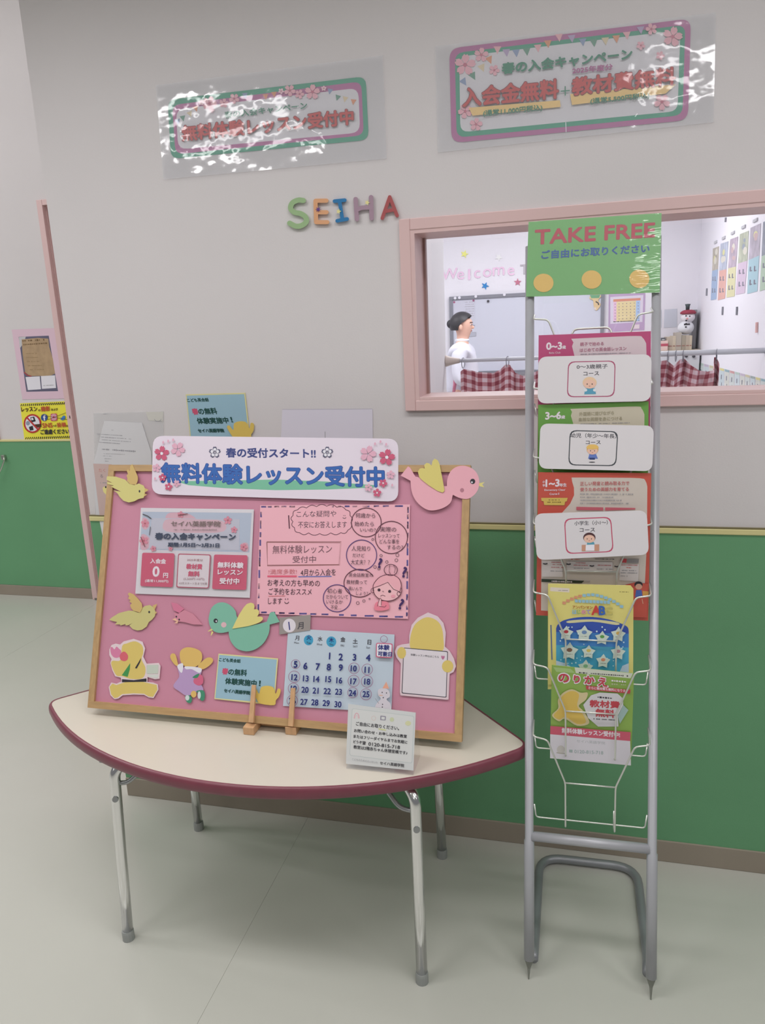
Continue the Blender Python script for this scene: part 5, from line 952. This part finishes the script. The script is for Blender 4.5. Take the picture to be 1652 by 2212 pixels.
for i, (ph, pc, t2, b2, lc, cn) in enumerate(cols):
    s = Sheet('phonics_card', RIGHT, [t2[1], t2[0], b2[0], b2[1]], mat(lc, .5), Z3, .001, .001, label=cn + ' letter card on the right hand classroom wall', cat='card', group='letter cards on the classroom wall')
    w_ = t2[0][0] - t2[1][0]
    for k, (u, v, hh) in enumerate(((.22, .28, .14), (.62, .3, .16), (.25, .68, .16), (.65, .7, .14))):
        x = t2[1][0] + w_ * u - 30 * v; y = t2[1][1] + (b2[1][1] - t2[1][1]) * v - w_ * u * .25; L = (b2[1][1] - t2[1][1]) * hh
        s.stroke([(x, y - L / 2), (x - 4, y + L / 2)], w_ * .13, INKD, 'lettering'); s.stroke([(x, y + L * .4), (x + w_ * .16, y + L * .3)], w_ * .1, INKD, 'lettering')
    s.done()
    s = Sheet('picture_card', RIGHT, ph, mat(pc, .45, noise=.25, nscale=14), Z3, .001, .001, label='photo card above the ' + cn + ' letter card on the classroom wall', cat='card', group='photo cards on the classroom wall')
    c_ = Vector(((ph[0][0] + ph[2][0]) / 2, (ph[0][1] + ph[2][1]) / 2)); w_ = ph[1][0] - ph[0][0]
    for k in range(3): s.ell(c_.x + random.uniform(-.2, .2) * w_, c_.y + random.uniform(-150, 150), w_ * random.uniform(.12, .25), random.uniform(40, 90), mat(random.choice(['c8c4b8', '88909c', 'b8a0a0', 'c8c48c']), .5), 'picture_patch', 10, .1)
    s.done()
for (x, y), hn in zip(((640, 605), (808, 515), (1000, 412), (1222, 288), (1468, 152)), ('blue', 'coral', 'pale yellow', 'lilac', 'teal')):
    c = RIGHT.P(*fp(Z3, x, y), 0); tag(MB().box(c.x - .008, c.x - .0, c.y - .05, c.y + .05, c.z - .008, c.z + .008).build('wall_hook', mat('b0b0b4', .4)), 'tiny grey adhesive hook above the photo of the ' + hn + ' card', 'hook', 'hooks above the picture cards')
for x, y, h, lb in ((790, 175, 50, 'short dark hanging clip above the picture cards'), (585, 960, 80, 'dark clip left of the blue letter card'), (757, 1165, 90, 'dark clip below the coral letter card'), (912, 1165, 90, 'dark clip below the pale yellow letter card')):
    p0 = RIGHT.P(*fp(Z2, x, y - h / 2), .006); p1 = RIGHT.P(*fp(Z2, x - 4, y + h / 2), .006); tag(MB().tube([p0, p1], .006, 6).build('wall_clip', mat('7c7c84', .5)), lb, 'clip')
p0 = RIGHT.P(*fp(Z2, 1130, 1290), .006); p1 = RIGHT.P(*fp(Z2, 1126, 1400), .006); tag(MB().tube([p0, p1], .008, 6).build('wall_clip', mat('d0a8a4', .5)), 'pink clip hanging on the right hand classroom wall', 'clip')
for k in range(13):
    xa = 500 + k * 56; ya = 1725 + (xa - 500) * .256
    q = [(xa, ya), (xa + 48, ya + 12), (xa + 44, ya + 420), (xa - 4, ya + 410)]
    s = Sheet('alphabet_card', RIGHT, q, mat(['bcc4c2', 'b8c4c8', 'c2c4bc'][k % 3], .5), Z2, .001, .001, label='narrow alphabet card in the strip along the right hand classroom wall', cat='card', group='alphabet card strip along the classroom wall')
    s.poly([(xa, ya), (xa + 48, ya + 12), (xa + 48, ya + 38), (xa, ya + 26)], mat(['a8b8b0', 'b4a8b8', 'b8b090', '8c9894', 'c8c080', '84a0a8', 'c09090'][k % 7], .5), 'header_strip')
    s.stroke([(xa + 20, ya + 75), (xa + 18, ya + 125)], 10, INKD, 'lettering'); s.stroke([(xa + 22, ya + 160), (xa + 20, ya + 195)], 8, INKD, 'lettering'); s.done()
# cabinet, books, snowman
SH = Plane((0, 4.62, 0), (0, -1, 0))
cL = SH.P(1395, 757); cR = SH.P(1507, 757); ztop = (cL.z + cR.z) / 2; xR = .985
cb = empty('storage_cabinet', ((cL.x + xR) / 2, 4.8, 0), 'pale low cabinet in the back corner of the classroom', 'cabinet')
MB().box(cL.x - .1, xR, 4.62, 4.99, 0, ztop - .02, bev=.004).build('cabinet_body', mat('bcbcc0', .5), cb); MB().box(cL.x - .11, xR + .005, 4.61, 4.995, ztop - .02, ztop, bev=.003).build('cabinet_top', mat('b0a596', .5), cb)
for x, y in ((845, 1540), (1010, 1545)):
    c = SH.P(*fp(Z4, x, y)); MB().tube([c, c - Vector((0, .012, 0))], .012, 8).build('knob', DK, cb)
BK = [mat('a89c8c', .6), mat('b4a894', .6), mat('a29a90', .6), mat('958c7c', .6)]
lbs = ['thick beige file box beside the red and white box', 'slim beige book leaning by the file box', 'tall grey beige file, tallest of the row', 'beige book under the snowman, left', 'beige book under the snowman, right', 'narrow dark book at the right end of the row']
for i, (x0, x1, y0) in enumerate(((432, 548, 1118), (560, 622, 1098), (640, 748, 1020), (768, 842, 1080), (858, 930, 1082), (940, 985, 1085))):
    a = SH.P(*fp(Z4, x0, y0)); b = SH.P(*fp(Z4, x1, 1380)); h = a.z
    bk = MB().box(a.x, b.x, 4.66, 4.86, ztop, h, bev=.002).build('book', BK[i % 4]); tag(bk, lbs[i], 'book', 'books on the classroom cabinet')
    MB().box(a.x + .004, b.x - .004, 4.658, 4.660, ztop + .03, ztop + .036).build('spine_line', mat('8a5a50', .5), bk)
a = SH.P(*fp(Z4, 255, 1205)); b = SH.P(*fp(Z4, 440, 1380))
bx = MB().box(a.x - .03, b.x, 4.64, 4.80, ztop, a.z, bev=.003).build('patterned_box', mat('cdb4ac', .5)); tag(bx, 'white and red striped box at the left end of the cabinet top', 'box'); MB().box(a.x - .031, b.x + .001, 4.639, 4.801, ztop + .035, ztop + .055).build('red_stripe', mat('a84858', .5), bx)
a2 = SH.P(*fp(Z4, 300, 1135)); b2 = SH.P(*fp(Z4, 405, 1205)); ck = MB().box(a2.x, b2.x, 4.68, 4.71, b2.z + .0005, a2.z, bev=.002).build('small_clock', mat('4c4e54', .5)); tag(ck, 'small dark framed clock on the striped box', 'clock'); MB().box(a2.x + .008, b2.x - .008, 4.678, 4.68, b2.z + .006, a2.z - .012).build('clock_face', mat('b0b4b4', .4), ck)
pa = SH.P(*fp(Z4, 1010, 500)); tag(MB().box(.945, .975, 4.80, 4.98, ztop, pa.z, bev=.003).build('folding_panel', mat('86868a', .6)), 'tall grey board standing in the corner behind the snowman', 'board')
sm = SH.P(*fp(Z4, 870, 1065)); zt = SH.P(*fp(Z4, 920, 480)).z; H_ = zt - sm.z; cx_, cy_ = sm.x + .005, 4.76
sn = empty('snowman_figure', (cx_, cy_, sm.z), 'white snowman doll in a red rimmed hat standing on the books', 'doll')
def ball(r, z, sx=1, sz=1): return [(r * sin(pi * k / 10) * sx + 1e-5, z - r * cos(pi * k / 10) * sz) for k in range(11)]
MB().lathe(ball(.062, H_ * .27, 1, H_ * .27 / .062), (cx_, cy_, sm.z), 18).build('body', mat('cfd0d4', .8), sn, smooth=True)
hz = H_ * .68
MB().lathe(ball(.054, hz, 1, .85), (cx_ + .012, cy_, sm.z), 18).build('head', mat('d4d0d4', .8), sn, smooth=True)
MB().lathe([(.001, 0), (.058, 0), (.062, .012), (.05, .024), (.03, .032), (.001, .034)], (cx_ + .012, cy_, sm.z + hz + .024), 16).build('hat_rim', mat('8c2c40', .7), sn, smooth=True)
MB().lathe([(.001, 0), (.014, 0), (.016, .03), (.022, .045), (.001, .047)], (cx_ + .006, cy_, sm.z + hz + .056), 12).build('hat_top', mat('3c4648', .7), sn, smooth=True)
for dx, dz, nm in ((-.010, .010, 'eye'), (.018, .006, 'eye')): MB().lathe(ball(.006, 0), (cx_ + dx, cy_ - .052, sm.z + hz + dz), 8).build(nm, BLK, sn)
MB().tube([(cx_ + .0, cy_ - .05, sm.z + hz - .012), (cx_ - .004, cy_ - .075, sm.z + hz - .016)], [.008, .002], 8).build('nose', mat('d09090', .6), sn)
MB().box(cx_ - .022, cx_ + .022, cy_ - .058, cy_ - .044, sm.z + hz - .062, sm.z + hz - .050).build('bow_tie', BLK, sn)
for dz in (.11, .085, .06): MB().lathe(ball(.007, 0), (cx_ - .008, cy_ - .060, sm.z + dz), 8).build('button', BLK, sn)
# tension rod and gingham curtain
zr = RODP.P(965, 780).z; zr2 = RODP.P(1652, 757).z; xj = RODP.P(1290, 770).x
rd = empty('tension_rod', (-.72, 2.6, zr), 'white tension rod across the classroom behind the window', 'rod')
MB().tube([(-.70, 2.6, zr), (xj, 2.6, (zr + zr2) / 2)], .0115, 14).build('thin_tube', mat('c4c4cc', .3), rd, smooth=True); MB().tube([(xj, 2.6, (zr + zr2) / 2), (1.0, 2.6, zr2)], .0150, 14).build('thick_tube', mat('c6c8ce', .3), rd, smooth=True)
MB().tube([(-.7245, 2.6, zr), (-.716, 2.6, zr), (-.70, 2.6, zr), (-.665, 2.6, zr), (-.64, 2.6, zr)], [.032, .032, .026, .018, .013], 16).build('end_cap', mat('c2b4ac', .5), rd, smooth=True)
rz_ = lambda x: zr + (zr2 - zr) * (x + .72) / 1.72
def gingham():
    m = bpy.data.materials.new('gingham_cloth'); m.use_nodes = True; nt = m.node_tree; b = nt.nodes['Principled BSDF']; b.inputs['Roughness'].default_value = .8
    uv = nt.nodes.new('ShaderNodeUVMap'); sp = nt.nodes.new('ShaderNodeSeparateXYZ'); nt.links.new(uv.outputs[0], sp.inputs[0]); gs = []
    for ax in (0, 1):
        f = nt.nodes.new('ShaderNodeMath'); f.operation = 'FRACT'; nt.links.new(sp.outputs[ax], f.inputs[0]); g = nt.nodes.new('ShaderNodeMath'); g.operation = 'GREATER_THAN'; g.inputs[1].default_value = .5; nt.links.new(f.outputs[0], g.inputs[0]); gs.append(g)
    ad = nt.nodes.new('ShaderNodeMath'); ad.operation = 'ADD'; nt.links.new(gs[0].outputs[0], ad.inputs[0]); nt.links.new(gs[1].outputs[0], ad.inputs[1])
    hf = nt.nodes.new('ShaderNodeMath'); hf.operation = 'MULTIPLY'; hf.inputs[1].default_value = .5; nt.links.new(ad.outputs[0], hf.inputs[0])
    r = nt.nodes.new('ShaderNodeValToRGB'); r.color_ramp.interpolation = 'CONSTANT'; e = r.color_ramp.elements; e[0].position = 0; e[0].color = rgb('dcc4cc'); e[1].position = .4; e[1].color = rgb('b98088'); e2 = e.new(.9); e2.color = rgb('8c3848', 1.3)
    nt.links.new(hf.outputs[0], r.inputs[0]); nt.links.new(r.outputs[0], b.inputs['Base Color']); return m
GING = gingham()
def curtain(top, label, cell=.047, fold=.02, freq=38, slant=0.0):
    pts = [RODP.P(*p) for p in top]; n = 90; mb = []; L = [0]
    for i in range(1, len(pts)): L.append(L[-1] + (pts[i] - pts[i - 1]).length)
    V, UV, Fc = [], [], []; R_ = 14
    for i in range(n + 1):
        d = L[-1] * i / n; k = max(j for j in range(len(L) - 1) if L[j] <= d + 1e-9); t = (d - L[k]) / max(1e-6, L[k + 1] - L[k]); t = t * t * (3 - 2 * t) * .5 + t * .5; p = pts[k].lerp(pts[k + 1], t)
        for j in range(R_ + 1):
            z = p.z - j * .045; yy = 2.6 + fold * sin(d * freq + j * .08) + fold * .5 * sin(d * freq * 2.3 + 1)
            V.append((p.x, yy, z)); UV.append((d / cell + slant * j * .3, (z - p.z * .6) / cell + sin(d * 9) * .4))
    for i in range(n):
        for j in range(R_): a = i * (R_ + 1) + j; Fc.append((a, a + R_ + 1, a + R_ + 2, a + 1))
    o = link('gingham_curtain', V, Fc, GING, uvs=UV, smooth=True); tag(o, label, 'curtain'); return o
def ring(px_, py_):
    c = RODP.P(px_, py_); zz = rz_(c.x); r = .030
    o = MB().tube([(c.x + .006 * sin(a), 2.6 + r * sin(a) * .8, zz - .014 + r * cos(a)) for a in (2 * pi * k / 16 for k in range(16))], .0022, 6, closed=True).build('curtain_ring', mat('77777f', .3, metal=.7), smooth=True)
    return o
curtain([(994, 803), (1000, 797), (1030, 803), (1065, 806), (1080, 799), (1092, 787), (1102, 788), (1112, 806), (1130, 812), (1165, 800), (1200, 812), (1260, 806)], 'red and white gingham curtain hanging low left of the brochure rack')
curtain([(1385, 798), (1405, 790), (1425, 780), (1442, 778), (1454, 790), (1468, 776), (1480, 775), (1492, 789), (1510, 801), (1530, 803), (1540, 800), (1543, 772), (1550, 772), (1552, 800)], 'bunched red and white gingham curtain right of the brochure rack', fold=.026, freq=52, slant=.4)
for x, y, lb in ((1000, 779, 'curtain ring at the left end of the rod'), (1096, 778, 'curtain ring left of the rack post'), (1443, 764, 'leftmost of the rings right of the rack'), (1460, 764, 'second ring right of the rack'), (1476, 763, 'third ring right of the rack'), (1548, 760, 'curtain ring at the right end of the curtain')):
    tag(ring(x, y), lb, 'ring', 'curtain rings on the tension rod')

# ================================================================== PERSON IN THE CLASSROOM (standing, turned to the right)
px0, py0 = -.885, 4.40
person = empty('person', (px0, py0, 0), 'person with dark hair in a white shirt and grey trousers beside the whiteboard', 'person')
def skin(name, verts, edges, radii, m, parent, root=0, lv=2):
    me = bpy.data.meshes.new(name); me.from_pydata(verts, edges, []); o = bpy.data.objects.new(name, me); COL.objects.link(o)
    md = o.modifiers.new('skin', 'SKIN'); sv = me.skin_vertices[0].data
    for i, r in enumerate(radii): sv[i].radius = r if isinstance(r, tuple) else (r, r)
    sv[root].use_root = True; md.use_smooth_shade = True
    sb = o.modifiers.new('sub', 'SUBSURF'); sb.levels = lv; sb.render_levels = lv
    dg = bpy.context.evaluated_depsgraph_get(); nm = bpy.data.meshes.new_from_object(o.evaluated_get(dg)); bpy.data.objects.remove(o); bpy.data.meshes.remove(me)
    nm.materials.clear(); nm.materials.append(m); o = bpy.data.objects.new(name, nm); COL.objects.link(o); o.parent = parent; nm.polygons.foreach_set('use_smooth', [True] * len(nm.polygons)); return o
SK = mat('cfa592', .6, k=1.4); HT = 1.535
# facing +x; y = side axis
bv = [(0, 0, .86), (0, 0, 1.02), (.005, 0, 1.16), (0, 0, 1.245), (.006, 0, 1.325), (.022, 0, 1.378), (.020, 0, 1.445), (.010, 0, 1.495),
      (0, -.15, 1.24), (-.01, -.185, 1.00), (.17, -.165, .96), (.235, -.15, .965),
      (0, .15, 1.24), (-.01, .185, 1.00), (.17, .165, .97), (.235, .15, .975),
      (0, -.085, .80), (.01, -.09, .45), (-.02, -.09, .08), (.09, -.095, .035),
      (0, .085, .80), (.01, .09, .45), (-.02, .09, .08), (.09, .095, .035)]
be = [(0, 1), (1, 2), (2, 3), (3, 4), (4, 5), (5, 6), (6, 7), (3, 8), (8, 9), (9, 10), (10, 11), (3, 12), (12, 13), (13, 14), (14, 15), (0, 16), (16, 17), (17, 18), (18, 19), (0, 20), (20, 21), (21, 22), (22, 23)]
br_ = [(.10, .085), (.09, .08), (.09, .08), (.06, .06), .042, .066, .089, .074, .038, .034, .028, .022, .038, .034, .028, .022, .08, .055, .038, .03, .08, .055, .038, .03]
skin('body', bv, be, br_, SK, person)
for g in (-1, 1):
    for k in range(4):
        yb_ = g * (.150 + (k - 1.5) * .017); skin('finger', [(.235, yb_, .965), (.27, yb_, .958), (.29, yb_, .945), (.30, yb_ - .002, .928)], [(0, 1), (1, 2), (2, 3)], [.009, .0085, .008, .007], SK, person, lv=1)
    skin('thumb', [(.215, g * .128, .968), (.24, g * .115, .975), (.262, g * .118, .97)], [(0, 1), (1, 2)], [.010, .009, .008], SK, person, lv=1)
skin('shirt', [(0, 0, .84), (0, 0, .98), (.005, 0, 1.14), (0, 0, 1.25), (.006, 0, 1.315), (0, -.155, 1.235), (-.01, -.19, 1.01), (0, .155, 1.235), (-.01, .19, 1.01), (.10, -.178, .985), (.10, .178, .99)], [(0, 1), (1, 2), (2, 3), (3, 4), (3, 5), (5, 6), (3, 7), (7, 8), (6, 9), (8, 10)], [(.165, .14), (.145, .125), (.150, .125), (.135, .115), .066, .070, .054, .070, .054, .046, .046], mat('d4d4e4', .7), person)
skin('trousers', [(0, 0, .88), (0, -.088, .78), (.01, -.092, .45), (-.015, -.092, .09), (0, .088, .78), (.01, .092, .45), (-.015, .092, .09)], [(0, 1), (1, 2), (2, 3), (0, 4), (4, 5), (5, 6)], [(.138, .12), .095, .068, .055, .095, .068, .055], mat('8c8e94', .7), person)
def blob(name, c, r, m, cut=None, n=16):
    v, f = [], []
    for i in range(n + 1):
        th = pi * i / n
        for k in range(n * 2): ph = pi * k / n; v.append((c[0] + r[0] * sin(th) * cos(ph), c[1] + r[1] * sin(th) * sin(ph), c[2] + r[2] * cos(th)))
    for i in range(n):
        for k in range(n * 2): f.append((i * n * 2 + k, i * n * 2 + (k + 1) % (n * 2), (i + 1) * n * 2 + (k + 1) % (n * 2), (i + 1) * n * 2 + k))
    if cut: f = [q for q in f if not cut(Vector([sum(v[j][t] for j in q) / 4 for t in range(3)]))]
    me = bpy.data.meshes.new(name); me.from_pydata(v, [], f); me.materials.append(m); me.polygons.foreach_set('use_smooth', [True] * len(me.polygons)); o = bpy.data.objects.new(name, me); COL.objects.link(o); o.parent = person; return o
HAIR = mat('2e2c30', .5, k=1.2)
blob('hair', (.008, 0, 1.447), (.104, .097, .100), HAIR, lambda c: c.z < 1.398 or (c.z < 1.52 and c.x > -.012 + max(0, c.z - 1.425) * 1.15), 44)
blob('hair_bun', (-.082, 0, 1.452), (.036, .038, .036), HAIR)
blob('nose', (.094, 0, 1.418), (.015, .010, .013), SK, n=8)
for g in (-1, 1):
    blob('ear', (.010, g * .092, 1.422), (.014, .008, .023), SK, n=8); blob('eye', (.083, g * .034, 1.440), (.010, .010, .006), WHT, n=8); blob('iris', (.090, g * .036, 1.440), (.004, .006, .0055), BLK, n=6)
    MB().tube([Vector((px0 + .093, py0 + g * .020, 1.457)), Vector((px0 + .082, py0 + g * .050, 1.458))], .003, 6).build('eyebrow', HAIR, person)
    MB().tube([Vector((px0 - .02, py0 + g * .095, .0)), Vector((px0 + .04, py0 + g * .095, .03)), Vector((px0 + .12, py0 + g * .095, .03))], [.03, .045, .035], 10).build('shoe', WHT, person)
blob('mouth', (.082, 0, 1.390), (.010, .020, .0045), mat('9a5a54', .5), n=8)
blob('shirt_collar', (.006, 0, 1.318), (.060, .060, .026), mat('d8d8e6', .6), n=10)
MB().tube(rounded([Vector((px0 - .05, py0 - .128, 1.13)), Vector((px0 - .03, py0 - .145, 1.02)), Vector((px0 - .05, py0 - .150, .90))], .05, 4), [.012, .014, .016, .016, .016, .014, .012], 8).build('pink_sash', mat('c87890', .6), person, smooth=True)
